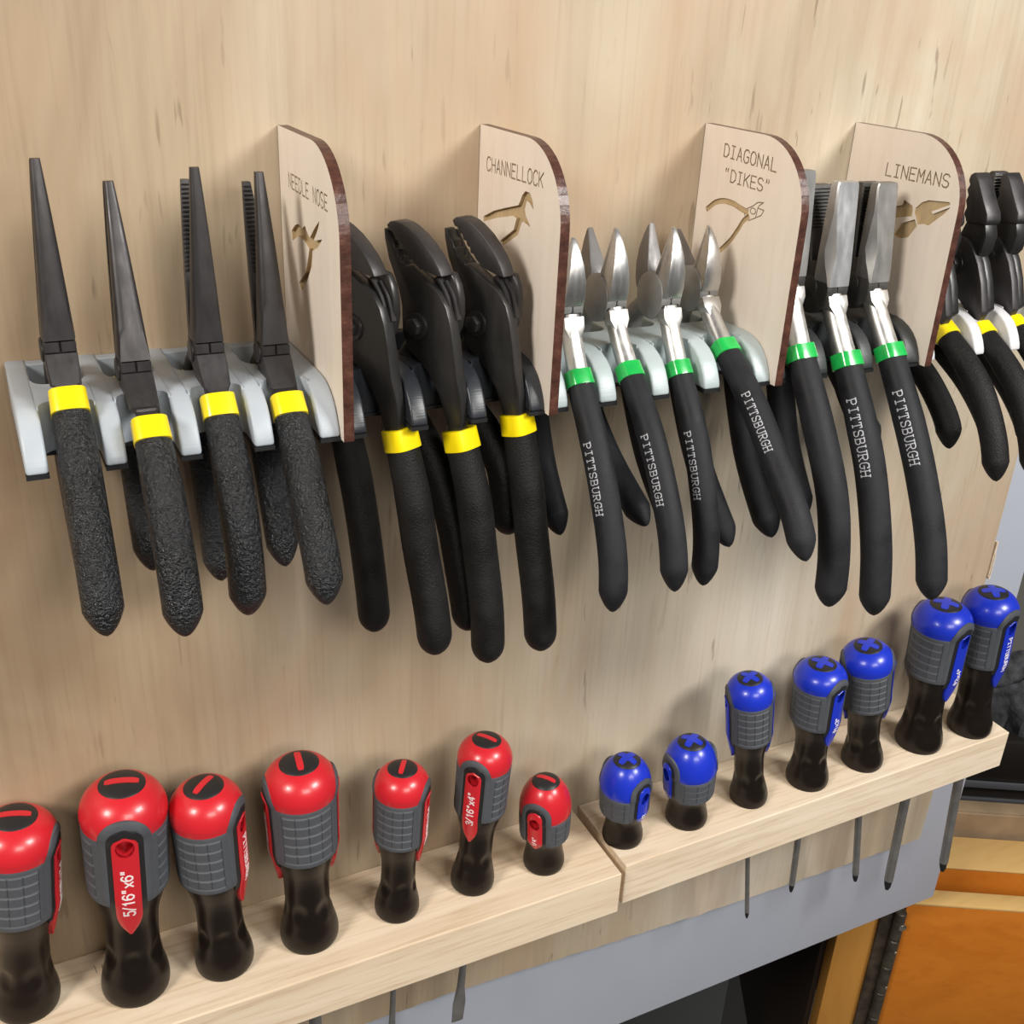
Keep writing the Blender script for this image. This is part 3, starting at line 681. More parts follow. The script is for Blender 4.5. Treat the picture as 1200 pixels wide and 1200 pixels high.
def grip(t, T, pts, rx, rs, mat, band_mat, text=None, band=7.5, pointed=True, name='grip'):
    path = catmull(pts, 14); L = arclen(path); tot = L[-1]
    P = []; N = 44
    for i in range(N+1):
        l = tot*(1-(1-i/N)**1.25) if i/N > .0 else 0
        P.append(along(path, L, l)[:2])
    P2L = arclen(P)
    def prof(u):
        i = min(N, int(round(u*N))); rem = tot-P2L[i]
        k = .90+.10*min(1, P2L[i]/(tot*.25)) if P2L[i] < tot*.25 else 1
        e = 9.0
        if rem < e:
            q = 1-rem/e
            k *= (math.sqrt(max(0, 1-q*q))*.55+.45*(1-q)) if pointed else math.sqrt(max(.0, 1-q*q))
            k = max(k, .03)
        return k
    g = mk(name, *tube(T, P, lambda u: rx*prof(u), lambda u: rs*prof(u)), mat, t, smooth=60)
    if band_mat:
        d = (path[1][0]-path[0][0], path[1][1]-path[0][1]); k = hypot(*d); d = (d[0]/k, d[1]/k); s0, z0 = path[0]
        bp = [(s0+d[0]*l, z0+d[1]*l) for l in (-band*.92, -band*.9, -band*.5, 0, .5, .7)]
        rr = [.80, .90, .915, .935, .93, .8]
        mk('grip_band', *tube(T, bp, lambda u: rx*rr[int(round(u*5))], lambda u: rs*rr[int(round(u*5))], 3.2, 28), band_mat, t, smooth=40, label=('yellow' if band_mat is YEL else 'green')+' band at the top of the grip')
    if text:
        f0, f1, phi, hgt = text; st, ln = text_strokes('PITTSBURGH', True, 6.3); k = (f1-f0)*tot/ln
        def mp(off):
            def f(u, v):
                l = f0*tot+u*k; s, z, ns, nz = along(path, L, l)
                ph = R(phi) - (v-3)/6*hgt/(.5*(rx+rs)); e = 2.3
                c, q = cos(ph), sin(ph)
                return T(s+ns*math.copysign(abs(q)**(2/e), q)*(rs+off), z+nz*math.copysign(abs(q)**(2/e), q)*(rs+off), math.copysign(abs(c)**(2/e), c)*(rx+off))
            return f
        mk('lettering', *strokes_mesh(st, .35, mp(-.15), mp(.12), 1.2), INK, g, smooth=0, label='pale printed lettering')
    return g
def chloft(T, st, left=None):
    """stations (s_in, s_out, z, half x, chamfer of the outer corners) -> lofted bar with chamfered outer corners"""
    rings = []
    for si, so, z, hx, ch in st:
        ch = min(ch, hx*.95); cs = min(ch*.9, (so-si)*.8); e = min(.6, hx*.3)
        c2 = left[len(rings)] if left else ch; cl = min(c2*1.6, (so-si)*.8)
        rings.append([T(si, z, -hx+e), T(si, z, hx-e), T(si+e, z, hx), T(so-cs, z, hx), T(so-cs*.15, z, hx-ch*.85), T(so, z, hx-ch), T(so, z, -hx+c2), T(so-cl*.15, z, -hx+c2*.85), T(so-cl, z, -hx), T(si+e, z, -hx)])
    return sections(rings)
def teeth(t, T, face, n, hx, depth, parent, mat, side=1):
    """ridges across the inner face of a jaw, face = ((s,z) top, (s,z) bottom)"""
    (s0, z0), (s1, z1) = face; out = []
    for i in range(n):
        a, b = (i+.1)/n, (i+.6)/n
        p = lambda q, o: (s0+(s1-s0)*q+o*side, z0+(z1-z0)*q)
        h = hx[0]+(hx[1]-hx[0])*(i/n)
        pr = [p(a, -.4), p((a+b)/2, depth), p(b, -.4)]
        V = [T(s, z, -h) for s, z in pr]+[T(s, z, h) for s, z in pr]
        out.append((V, [(0, 1, 2), (5, 4, 3), (0, 3, 4, 1), (1, 4, 5, 2), (2, 5, 3, 0)]))
    mk('teeth', *join(*out), mat, parent, smooth=0, label='fine serrated teeth')

def needle(X, tip, joint, bt, bb, mid, end, tipr, rend, label, dx=0, rrx=6.4):
    """points are (s,z): outer face at tip and joint, axis of the front grip, tip and end of the rear half"""
    t = thing('needle_nose_pliers', (X, -45, -150), label, 'pliers', 'needle-nose pliers with yellow bands'); T0 = Frame(X)
    slope = dx/140.
    T = lambda s, z, x=0: (lambda p: (p[0]+slope*(z+130), p[1], p[2]))(T0(s, z, x))
    (s0, z0), (s1, z1) = tip, joint
    def jaw(s_tip, z_tip, s_j, depth_t, depth_j, side):
        rings = []
        for i in range(17):
            u = i/16; z = z_tip+(z1-z_tip)*u; s = s_tip+(s_j-s_tip)*u + side*1.2*sin(pi*u)
            hx = 1.5+3.9*u**.92; d = depth_t+(depth_j-depth_t)*u; fl = max(0, (u-.72)/.28)
            prof = [(-1, -1), (1, -1), (1, -.45), (.93, -.2+.08*fl), (.72+.2*fl, -.06+.05*fl), (.36, 0), (-.36, 0), (-.72-.2*fl, -.06+.05*fl), (-.93, -.2+.08*fl), (-1, -.45)]
            rings.append([T(s+side*q*d, z, p*hx) for p, q in prof])
        return sections(rings)
    j1 = mk('jaw', *jaw(s0, z0, s1, 2.6, 7.5, 1), GUN, t, smooth=38)
    j2 = mk('jaw', *jaw(tipr[0]-2.5, tipr[1], s1-13.5, 2.6, 6.0, -1), GUN, t, smooth=38)
    zi = z1+(tipr[1]-z1)*.42
    rin = lambda z: (tipr[0]-2.5+2.6) + (s1-13.5+6.0-(tipr[0]+.1))*((z-tipr[1])/(z1-tipr[1]))
    teeth(t, T, ((rin(tipr[1]-1), tipr[1]-1), (rin(zi), zi)), 20, (1.4, 3.0), .7, j2, GUN2)
    # lap joint: two short blocks split by a thin line, then the wider flat block
    sp = [(s1-13.5, z1-.6), (s1-.1, z1-.6), (s1-.0, z1-4.2), (s1-13.5, z1-4.2)]
    mk('lap_joint', *bevelled(extrude(sp, -5.1, -.25, T), .3, 1), GUN, t, smooth=0)
    mk('lap_joint', *bevelled(extrude(sp, .25, 5.1, T), .3, 1), GUN, t, smooth=0)
    mk('pivot_block', *bevelled(extrude([(s1-13, z1-.8), (s1-1.2, z1-.8), (s1-1.2, z1-5), (s1-13, z1-5)], -4.9, 4.9, T), .2, 1), GUN2, t, smooth=0)
    ring = [[T(s1-7+r*cos(a), z1-4.5+r*sin(a), -xx) for a in [2*pi*i/20 for i in range(20)]] for r, xx in ((4.2, 5.0), (4.2, 5.7), (3.6, 6.1))]
    mk('rivet', *sections(ring), GUN, t)
    kk = hypot((bb[0]+mid[0])/2+1.5-bb[0], (mid[1]-bb[1])/2); ed = (bb[0]-((bb[0]+mid[0])/2+1.5-bb[0])/kk*8, bb[1]-(mid[1]-bb[1])/2/kk*8)
    blk = [(s1-12, s1+.3, z1-4.4, 5.2, .35), (s1-11, s1+1.0+(bt[0]-s1)*.25, z1-9, 5.2, .5), (s1-6, s1+(bt[0]-s1)*.55+1.2, z1-14, 5.0, .8), (ed[0]-4.0, ed[0]+3.6, ed[1]+2.6, 3.8, 1.2), (ed[0]-2.4, ed[0]+3.4, ed[1]-3, 3.5, 1.4)]
    mk('tang', *chloft(T, blk), GUN, t, smooth=25)
    pts = [bb, ((bb[0]+mid[0])/2+1.5, (bb[1]+mid[1])/2), mid, ((mid[0]+end[0])/2+2.2, (mid[1]+end[1])/2), end]
    grip(t, T, pts, 6.7, 5.8, GRIPY, YEL, band=8.5)
    # rear half: tang dips behind the crossbar, grip returns toward the front
    rp = [(s1-9, z1-3), (20.5, z1-18), (18.5, -141)]
    mk('tang', *tube(T, catmull(rp, 8), lambda u: 4.6, lambda u: 4.2, 3), GUN, t, smooth=40)
    grip(t, T, [(18.5, -143), (19.5, -162), ((18.5+rend[0])/2-1, -185), rend], rrx, 5.2, GRIPY, YEL, band=8)
    return t
NL = 'black needle-nose pliers with a yellow band, '
needle(23.2, (42, -53.2), (49, -110.6), (58, -125), (59.5, -132.5), (80, -160), (100, -196.5), (37.5, -54), (78, -200), NL+'leftmost, its jaws closed', dx=1.5, rrx=5.0)
needle(46.8, (31.5, -62.4), (50.2, -119.5), (69, -132.6), (73.2, -140.8), (93, -164.4), (104.2, -199.8), (26.5, -63.2), (36.3, -209), NL+'second from left, hanging lowest with jaws nearly closed')
needle(72.5, (47.5, -56.1), (49.5, -115.4), (60.5, -132), (59.8, -140), (79, -168.8), (84.5, -208), (27.5, -63.0), (36.9, -218.5), NL+'third from left, its back jaw showing teeth')
needle(97.0, (35.5, -59.9), (46.5, -119.2), (60.5, -134), (62.5, -141.6), (85.5, -170.3), (101.6, -199.8), (14.5, -66.4), (44.3, -213), NL+'opened widest, right beside the NEEDLE NOSE sign')

def channel(X, label, rend, jaw_rot=0, ds=0, dz=0, hp=None):
    t = thing('groove_joint_pliers', (X, -45, -150), label, 'pliers', 'black groove-joint pliers with yellow bands'); T0 = Frame(X, 45, 25)
    T = lambda s, z, x=0: T0(s+ds, z+dz, x)
    o = 45
    near = [(-18, -82), (-17.6, -86), (-15.6, -93), (-12.6, -99), (-10, -105), (-8.5, -110), (-8.3, -115), (-8, -121), (-5, -127), (1, -131), (6, -134.5), (10.5, -142), (14.5, -151), (17.2, -159),
            (22.2, -158), (23.2, -150), (22.5, -142), (20.5, -132), (18.6, -121), (16.8, -113), (14.6, -107), (10.5, -101.8), (4, -98.8), (-1, -96.4), (-5, -94), (-6.4, -94.6), (-7.6, -92.6), (-8.6, -93.6), (-9.6, -91.4), (-10.6, -92), (-11.2, -89), (-12.4, -89), (-13.4, -86.4), (-15, -85.2), (-16.6, -82.4)]
    near = [(s+o, z) for s, z in near]
    tp = lambda s, z: 1 if z < -101 else 1
    nb = mk('fixed_jaw', *bevelled(extrude(near, -5.2, -.1, T, lambda s, z: 1 if z > -140 else .8), .9, 2, 30), GUN2, t, smooth=40)
    # its head is as thick as the upper jaw
    head = [(s+o, z) for s, z in [(-17.6, -83), (-15, -93), (-12.2, -99), (-9.5, -105), (-8, -110), (-2, -108), (3, -103), (4, -99.4), (-1, -96.6), (-6, -94.6), (-9, -92.2), (-12, -89), (-16, -83)]]
    mk('jaw_head', *bevelled(extrude(head, -.3, 2.0, T), .6, 1, 30), GUN2, t, smooth=40)
    jaw = [(-16.4, -80.6), (-14.5, -79), (-11.8, -78.4), (-8, -78.8), (-5, -79.8), (0, -82.3), (4, -85.2), (8, -88.8), (10.6, -92), (12.6, -95.4), (9, -95.6), (6, -95.2), (1, -94.6), (-2, -92.6), (-4.2, -90.6), (-5.4, -90.9), (-6, -88.6), (-7.4, -88.6), (-8.2, -86.6), (-9.6, -86.8), (-10.6, -84.8), (-12.2, -84.6), (-13.2, -82.8), (-14.8, -82.6)]
    ca, sa = cos(R(jaw_rot)), sin(R(jaw_rot))
    rot = lambda s, z: (o+6+(s-6)*ca-(z+105)*sa, -105+(s-6)*sa+(z+105)*ca)
    jaw = [rot(*p) for p in jaw]
    uj = mk('sliding_jaw', *bevelled(extrude(jaw, -5.6, 1.4, T), 1.0, 2, 30), GUN, t, smooth=40)
    # back of the upper half sweeping down behind the lower half, with its arc grooves
    arm = [rot(*p) for p in [(12.6, -94.8), (15.2, -99), (16.6, -104), (16.9, -110), (15.8, -116), (12, -122), (4, -127), (-4, -128), (-9, -122), (-9, -116), (-4, -108), (2, -99), (8, -94.6)]]
    mk('slotted_arm', *bevelled(extrude(arm, .1, 4.0, T), 1.0, 2, 30), GUN2, t, smooth=40)
    for k in range(2):
        pth = catmull([(o+8.2+2.5*k, -97.5-.6*k), (o+12.6+1.8*k, -103.5), (o+15.4+1.2*k, -111.5)], 7)
        L, Rr = ribbon(pth, .45); mk('groove_ridge', *extrude(L+Rr[::-1], -1.2-1.6*(1-k), 1.0, T), GUN, uj, smooth=30)
    hexr = [[T(o+r*cos(a+.3), -116.7+r*sin(a+.3), -xx) for a in [2*pi*i/n for i in range(n)]] for n, r, xx in ((24, 5.2, 5), (24, 5.0, 6.0))]
    bo = mk('pivot_bolt', *sections(hexr), GUN, t)
    mk('nut', *bevelled(sections([[T(o+3.6*cos(pi/3*i+.3), -116.7+3.6*sin(pi/3*i+.3), -xx) for i in range(6)] for xx in (5.8, 8.8)]), .5, 2), GUN, bo, label='hexagonal nut')
    hp = hp or [(20.4, -163), (27, -184), (31.5, -207), (36, -232), (38, -256)]
    grip(t, T, [(s+o, z) for s, z in hp], 7.2, 6.6, GRIPC, YEL, band=8.5, pointed=False)
    # rear arm and grip
    mk('tang', *tube(T, catmull([(o-1, -122), (o-9, -132), (o-14, -142), rend[0]], 7), lambda u: 3.6, lambda u: 5-1.2*u, 3), GUN2, t, smooth=40)
    grip(t, T, rend, 6.9, 6.2, GRIPC, YEL, band=8.5, pointed=False)
    return t
channel(132.6, 'bulky black groove-joint pliers partly hidden behind the NEEDLE NOSE sign', [(31, -154), (38, -176), (43, -198), (47.5, -226), (50.5, -251)], 0, -2.5, 1, [(21.5, -161), (27, -180), (31.5, -202), (37.5, -226), (41, -247)])
channel(157, 'bulky black groove-joint pliers in the middle of the three, jaws nearly shut', [(34, -154), (48, -171), (60, -195), (68, -225), (72, -245)])
channel(182, 'bulky black groove-joint pliers with gaping jaws, beside the CHANNELLOCK sign', [(34, -152), (47, -163), (57, -176), (60.5, -191), (62.5, -206)], -6, 0, -1, [(20.2, -158.5), (25.5, -180), (30, -204), (35.2, -230), (38.5, -255)])

def sim(poly, a0, a1, b0, b1, flip=False):
    """map local polygon so that points a0,a1 land on b0,b1 (2-D rotation, unit-ish scale)"""
    va, vb = complex(a1[0]-a0[0], a1[1]-a0[1]), complex(b1[0]-b0[0], b1[1]-b0[1]); out = []
    if flip: va = va.conjugate()
    q = vb/va
    for p in poly:
        c = complex(p[0]-a0[0], p[1]-a0[1]); c = c.conjugate() if flip else c
        r = c*q; out.append((b0[0]+r.real, b0[1]+r.imag))
    return out
def disc(T, c, r, x0, x1, n=30): return bevelled(sections([[T(c[0]+r*cos(2*pi*i/n), c[1]+r*sin(2*pi*i/n), x) for i in range(n)] for x in (x0, x1)]), .7, 2, 50)

def shield(t, T, q, joint, hw, ln, lift, u0):
    '''flat shield-shaped landing at the top of the front tang'''
    a, b = q(u0), q(u0+.3); k = hypot(b[0]-a[0], b[1]-a[1]); d = ((b[0]-a[0])/k, (b[1]-a[1])/k); n = (-d[1], d[0])
    o2 = [(-hw, 0), (hw, 0), (hw, ln*.42), (hw*.62, ln*.78), (hw*.2, ln), (-hw*.2, ln), (-hw*.62, ln*.78), (-hw, ln*.42)]
    lo = [T(a[0]+d[0]*l-n[0]*2, a[1]+d[1]*l-n[1]*2, x*.96) for x, l in o2]; hi = [T(a[0]+d[0]*l+n[0]*(lift-.10*l), a[1]+d[1]*l+n[1]*(lift-.10*l), x) for x, l in o2]
    mk('tang_landing', *bevelled((lo+hi, [tuple(range(7, -1, -1)), tuple(range(8, 16))]+[(i, (i+1) % 8, 8+(i+1) % 8, 8+i) for i in range(8)]), .35, 2), SHINY, t, smooth=30)
def diagonal(X, tip, joint, bb, mid, end, tipr, rend, text, label, rx=5.6):
    t = thing('diagonal_cutters', (X, -45, -150), label, 'pliers', 'small steel cutters with green bands'); T = Frame(X)
    J = (6.2, 0)
    loc = [(0, 29.5), (1.6, 28.3), (4.2, 24), (6.6, 18), (7.6, 11), (7.4, 4), (6.4, -.6), (-3, -.6), (-3.2, 8), (-2.6, 10)]
    pf = sim(loc, (6.4, -.6), (0, 29.5), joint, tip)
    zt = max(p[1] for p in pf)
    tp = lambda z0, z1: (lambda s, z: .17+.83*min(1, max(0, (z0-z)/(z0-z1)))**.8)
    j1 = mk('jaw', *bevelled(extrude(pf, -4.7, 4.7, T, tp(tip[1], joint[1]+8)), .55, 2, 30), SATIN, t, smooth=32)
    jr = (joint[0]-21.5, joint[1])
    pr = sim(loc, (6.4, -.6), (0, 29.5), jr, tipr, flip=True)
    j2 = mk('jaw', *bevelled(extrude(pr, -4.7, 4.7, T, lambda s, z: .26+.74*min(1, max(0, (tipr[1]-z)/(tipr[1]-joint[1]-6)))), .4, 2, 30), BLADE, t, smooth=32)
    pv = (joint[0]-10.6, joint[1]-.8)
    for x0, x1 in ((-5.0, -.15), (.15, 5.0)): mk('pivot_disc', *disc(T, pv, 10.2, x0, x1), SATIN2, t, smooth=40)
    mk('joint_block', *bevelled(extrude([(joint[0]-9, joint[1]), (joint[0]-.9, joint[1]-.2), (joint[0]-.4, joint[1]-4.4), (joint[0]-9, joint[1]-4.4)], -4.4, 4.4, T), .3, 1), PLATEBLACK, t, smooth=0)
    d = (bb[0]-joint[0], bb[1]-joint[1])
    q = lambda u, o=0: (joint[0]-3.4+(bb[0]-joint[0]+3.4)*u**1.25+o, joint[1]-2.6+(bb[1]-joint[1]+2.6)*u)
    pth = [q(u) for u in (.05, .1, .2, .35, .5, .65, .8, .92, 1.02)]
    mk('tang', *tube(T, pth, lambda u: 3.9+.5*u, lambda u: 3.7, 2.3, 28), SHINY, t, smooth=50)
    shield(t, T, q, joint, 4.6, 10.5, 3.95, .10)
    pts = [bb, ((bb[0]+mid[0])/2+1.2, (bb[1]+mid[1])/2+1), mid, ((mid[0]+end[0])/2+3.0, (mid[1]+end[1])/2), end]
    grip(t, T, pts, rx, 5.4, GRIPG, GRN, text, band=6.5)
    mk('tang', *tube(T, catmull([(pv[0]-6, pv[1]-3), (24, -127), (21, -141)], 7), lambda u: 4.0, lambda u: 3.8, 3), SATIN2, t, smooth=40)
    grip(t, T, [(21, -144), (22+(rend[0]-21)*.12, -160), (21+(rend[0]-21)*.48, -160+(rend[1]+160)*.52), rend], rx, 5.4, GRIPG, GRN, None, band=6.5)
    return t
DL = 'small satin steel diagonal cutters with a green band, '
diagonal(215.7, (52.4, -84.3), (57.0, -111.5), (66.8, -141.4), (93.8, -182.6), (106.3, -226.3), (47, -85.5), (59.5, -213), (.26, .56, 152, 3.4), DL+'leftmost, next to the CHANNELLOCK sign', 5.9)
diagonal(240.0, (44.4, -83.2), (51.2, -112.4), (66.9, -140.8), (95.7, -174.2), (114, -217.8), (24.4, -87), (89.2, -199), (.29, .60, 152, 3.2), DL+'second from left, jaws spread open')
diagonal(266.6, (47.0, -83.5), (52.1, -113), (63.9, -143.4), (87.6, -181.6), (98.4, -228.5), (30.9, -85.1), (74, -214), (.27, .57, 156, 3.2), DL+'third from left, jaws slightly spread')
diagonal(293.0, (35.4, -86.1), (42.8, -114), (60.9, -137.4), (99.1, -169.1), (130, -206), (13.5, -92), (80.7, -223), (.235, .51, 138, 3.7), DL+'handle swung out beside the DIAGONAL sign', 6.2)

def lineman(X, tip, joint, bb, mid, end, tipr, rend, text, label, mat=SATIN2, rearx=0):
    t = thing('lineman_pliers', (X, -45, -150), label, 'pliers', 'square-nosed steel pliers with green bands'); T = Frame(X)
    (s0, z0), (s1, z1) = tip, joint; H = z0-z1
    def jaw(so0, si0, zt, so1, si1, side, m):
        st = []
        lf = [.4, .5, .7, 2.0, 3.0, 2.2, 1.2, .6]
        for u, hx, ch in ((0, 5.6, .5), (.04, 6.2, .6), (.28, 6.3, .6), (.5, 6.35, .6), (.66, 6.4, .6), (.80, 6.4, .6), (.9, 6.3, .6), (1, 6.0, .5)):
            z = zt+(z1+.4-zt)*u
            so, si = so0+(so1-so0)*u, si0+(si1-si0)*u
            st.append((si, so, z, hx, ch))
        if side < 0: st = [(-so, -si, z, hx, ch) for (si, so, z, hx, ch) in [(b, a, z, hx, ch) for (a, b, z, hx, ch) in st]]
        TT = T if side > 0 else (lambda s, z, x=0: T(-s, z, x))
        return mk('jaw', *chloft(TT, st, lf), m, t, smooth=22)
    j1 = jaw(s0, s0-5.2, z0, s1, s1-11, 1, mat)
    teeth(t, T, ((s0-5.2, z0-1), (s0-5.2+(s1-11-s0+5.2)*.45, z0-1-H*.45)), 13, (5.6, 6.2), .9, j1, DARKSTEEL, -1)
    # rear jaw: outer face toward the wall
    st = []
    for u, hx, ch in ((0, 5.6, .5), (.3, 6.3, .9), (.66, 6.4, 2.2), (1, 6.0, .4)):
        z = tipr[1]+(z1+.4-tipr[1])*u; inn = tipr[0]+(s1-12-tipr[0])*u
        st.append((-inn, -(inn-5.2-5*u), z, hx, ch))
    j2 = mk('jaw', *chloft(lambda s, z, x=0: T(-s, z, x), st), DARKSTEEL, t, smooth=22)
    zq = tipr[1]-.45*(tipr[1]-z1)
    teeth(t, T, ((tipr[0], tipr[1]-1), (tipr[0]+(s1-12-tipr[0])*.45, zq)), 12, (5.5, 6.1), 1.0, j2, DARKSTEEL, 1)
    pv = (s1-12.5, z1-2)
    for x0, x1 in ((-6.1, -.15), (.15, 6.1)): mk('pivot_disc', *disc(T, pv, 12.2, x0, x1), DARKSTEEL, t, smooth=40)
    mk('rivet', *disc(T, pv, 5, -6.5, 6.5, 20), DARKSTEEL, t, smooth=40)
    mk('joint_block', *bevelled(extrude([(s1-10, z1+.2), (s1-1.2, z1+.2), (s1-.6, z1-5), (s1-10, z1-5)], -4.9, 4.9, T), .3, 1), DARKSTEEL, t, smooth=0)
    q = lambda u, o=0: (s1-4.2+(bb[0]-s1+4.2)*u**1.15+o, z1-4.6+(bb[1]-z1+4.6)*u)
    mk('tang', *tube(T, [q(u) for u in (0, .1, .2, .35, .5, .65, .8, .92, 1.02)], lambda u: 4.9+.4*u, lambda u: 4.4, 2.4, 28), SHINY, t, smooth=50)
    shield(t, T, q, (s1, z1-4), 5.5, 11, 4.6, .04)
    pts = [bb, ((bb[0]+mid[0])/2+1.2, (bb[1]+mid[1])/2), mid, ((mid[0]+end[0])/2+2.5, (mid[1]+end[1])/2), end]
    grip(t, T, pts, 7.1, 6.4, GRIPG, GRN, text, band=7)
    TR = lambda s, z, x=0: (lambda p: (p[0]+rearx*max(0, min(1, (-125-z)/50)), p[1], p[2]))(T(s, z, x))
    mk('tang', *tube(TR, catmull([(pv[0]-6, pv[1]-4), (23.5, -128), (20, -141)], 7), lambda u: 4.8, lambda u: 4.4, 3), SATIN2, t, smooth=40)
    grip(t, TR, [(20, -145), (21+(rend[0]-20)*.12, -164), (20+(rend[0]-20)*.48, -164+(rend[1]+164)*.52), rend], 6.9, 6.0, GRIPG, GRN, None, band=7)
    return t
LL = 'square-nosed steel lineman pliers with a green band, '
lineman(328, (52.9, -61.8), (57, -106.8), (69.4, -140.9), (102.4, -193.1), (113, -244.6), (44, -63), (69, -230), None, LL+'mostly behind the DIAGONAL sign')
lineman(354.5, (51.8, -67.3), (56.5, -113.2), (71.1, -146.2), (97.8, -190.6), (116, -253.4), (34.5, -71.2), (60, -228), (.135, .43, 150, 4.5), LL+'middle one, brightest jaw face', steel('bright_jaw', (.56, .565, .575), .36, .75))
lineman(380, (49.6, -68.7), (55.6, -113), (71.7, -144.6), (103.7, -192.2), (124.9, -245.8), (40, -70), (58, -196), (.145, .44, 148, 4.5), LL+'right of the three, beside the LINEMANS sign', steel('grey_jaw', (.27, .265, .26), .42, .75), 16)

def slip(X, ds, dz, opening, front, rear, label, hole):
    t = thing('slip_joint_pliers', (X, -45, -150), label, 'pliers', 'black slip-joint pliers with yellow bands'); T0 = Frame(X)
    T = lambda s, z, x=0: T0(s+ds, z+dz, x)
    plate = [(31.4, -103), (33, -98.6), (36.8, -96.8), (43.7, -98.2), (48.8, -103), (53.2, -108.6), (57.6, -117), (60.2, -124.3), (62.4, -130.5), (60.6, -135), (55.5, -134.6), (49, -130), (41, -124), (34.5, -115), (31.6, -108)]
    mk('side_plate', *bevelled(extrude(plate, -5.2, -.2, T), .9, 2, 30), GUN, t, smooth=40)
    jaw = [(36.4, -68.2), (38.9, -66.8), (42.2, -70.5), (47.7, -79), (51.6, -84.6), (52.6, -88), (51.5, -90), (39.6, -90.5), (39.0, -89.0), (37.2, -86.6), (38.2, -83.6), (36.6, -80.4), (37.6, -78), (36.0, -75.4), (37.2, -73), (35.9, -71)]
    mk('jaw', *bevelled(extrude(jaw, -4.8, 5.0, T, lambda s, z: 1 if z > -97 else .98), .8, 2, 30), GUN, t, smooth=40)
    mk('jaw_neck', *bevelled(extrude([(39.5, -89), (50.6, -89), (53, -95), (52, -103), (46, -111), (37, -111), (34.5, -104), (37, -96)], -3.6, 4.6, T), .8, 2, 30), GUN2, t, smooth=40)
    mk('cover_plate', *bevelled(extrude([(s-1.5, z+.6) for s, z in plate[:9]]+[(56, -134), (40, -122), (31, -110)], .2, 5.2, T), .9, 2, 30), GUN2, t, smooth=40)
    ca, sa = cos(R(opening)), sin(R(opening))
    rot = lambda s, z: (39+(s-39)*ca-(z+111)*sa, -111+(s-39)*sa+(z+111)*ca)
    rj = [rot(*p) for p in [(34.8, -67.6), (31.5, -67), (28, -70), (25.4, -78), (24.6, -88), (26, -99), (30, -109), (38, -110), (37, -99), (35, -90), (35, -84)]]
    j2 = mk('jaw', *bevelled(extrude(rj, -4.6, 5.2, T), .8, 2, 30), GUN, t, smooth=40)
    teeth(t, T, (rot(34.8, -68.5), rot(35, -82)), 9, (4.4, 4.4), 1.1, j2, SATIN2, 1)
    if hole: mk('pivot_bolt', *disc(T, (39.5, -107.5), 4.2, -5.6, -5.0, 20), PLATEBLACK, t, smooth=40, label='dark round pivot hole')
    else:
        b = mk('pivot_bolt', *disc(T, (39, -111), 5.4, -6.0, -5.0, 24), GUN2, t, smooth=40)
        mk('nut', *bevelled(sections([[T(39+3.9*cos(pi/3*i+.2), -111+3.9*sin(pi/3*i+.2), -x) for i in range(6)] for x in (5.9, 8.8)]), .5, 2), GUN, b, label='hexagonal nut')
    grip(t, T0, front, 6.2, 5.6, GRIPC, YEL, band=7)
    mk('tang', *tube(T0, catmull([(34, -118), (26, -128), (22, -140)], 7), lambda u: 3.6, lambda u: 5-1.2*u, 3), GUN2, t, smooth=40)
    grip(t, T0, rear, 6.2, 5.6, GRIPC, YEL, band=7.5)
    return t
FR = [(61.5, -141), (74, -149), (88.1, -161), (101, -180), (108.4, -199)]
RE = [(22, -143), (33, -152), (56, -166), (72, -181), (77.5, -194)]
slip(425.5, 0, 0, 20, FR, RE, 'black slip-joint pliers, head hidden behind the LINEMANS sign, yellow band beside its edge', False)
slip(449.8, 0, 0, 24, [(s+1.5, z-1.5) for s, z in FR], [(22, -143), (34, -153), (60, -168), (78, -184), (86, -198)], 'black slip-joint pliers with a hexagonal pivot bolt, right of the LINEMANS sign', False)
slip(475, -3, -1, 3, [(s-1, z-1) for s, z in FR], [(22, -143), (34, -153), (60, -168), (78, -184), (86, -198)], 'black slip-joint pliers with a round pivot hole, cut off by the right edge', True)

# ------------------------------------------------------------------ what stands behind the open door leaf: oak drawers, hinge, case
# vertical plane facing the viewer behind the leaf: e runs right, n runs away, measured from O
A = R(-29); E_ = Vector((cos(A), sin(A), 0)); N_ = Vector((-sin(A), cos(A), 0)); O = Vector((636, 60, 0))
def C(e, n, z): p = O + E_*e + N_*n; return (p.x, p.y, z)
def cbox(e0, e1, n0, n1, z0, z1):
    V, F = box(e0, e1, n0, n1, z0, z1); return [C(*v) for v in V], F
t = thing('oak_cabinet', C(-10, 10, -1100), 'varnished oak cabinet frame with a dark inside, below the grey door leaf', 'cabinet')
mk('stile', *bevelled(cbox(-29, 9, 0, 20, -1100, -690), 1.2, 2), OAKTAN, t)
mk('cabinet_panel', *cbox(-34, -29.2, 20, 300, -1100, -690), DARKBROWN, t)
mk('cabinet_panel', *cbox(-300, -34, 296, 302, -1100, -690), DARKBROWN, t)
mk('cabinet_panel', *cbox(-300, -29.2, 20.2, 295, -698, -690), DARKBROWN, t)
t = thing('piano_hinge', C(15, -3, -1100), 'rusty brown steel strip hinge with bright screws along the oak stile', 'hinge')
mk('leaf', *bevelled(cbox(4, 15, -3, -.2, -1100, -700), .4, 1), RUST, t)
for k in range(12):
    z0 = -712-k*32.4
    rings = [[C(19.5+r*cos(a), -5+r*sin(a), z) for a in [2*pi*i/14 for i in range(14)]] for r, z in ((4.6, z0), (5.2, z0-.8), (5.2, z0-31), (4.6, z0-31.8))]
    mk('knuckle', *sections(rings), plain('hinge_steel', (.10, .085, .065), .42, .6, noise_amt=.4, nscale=120) if k == 0 else bpy.data.materials['hinge_steel'], t)
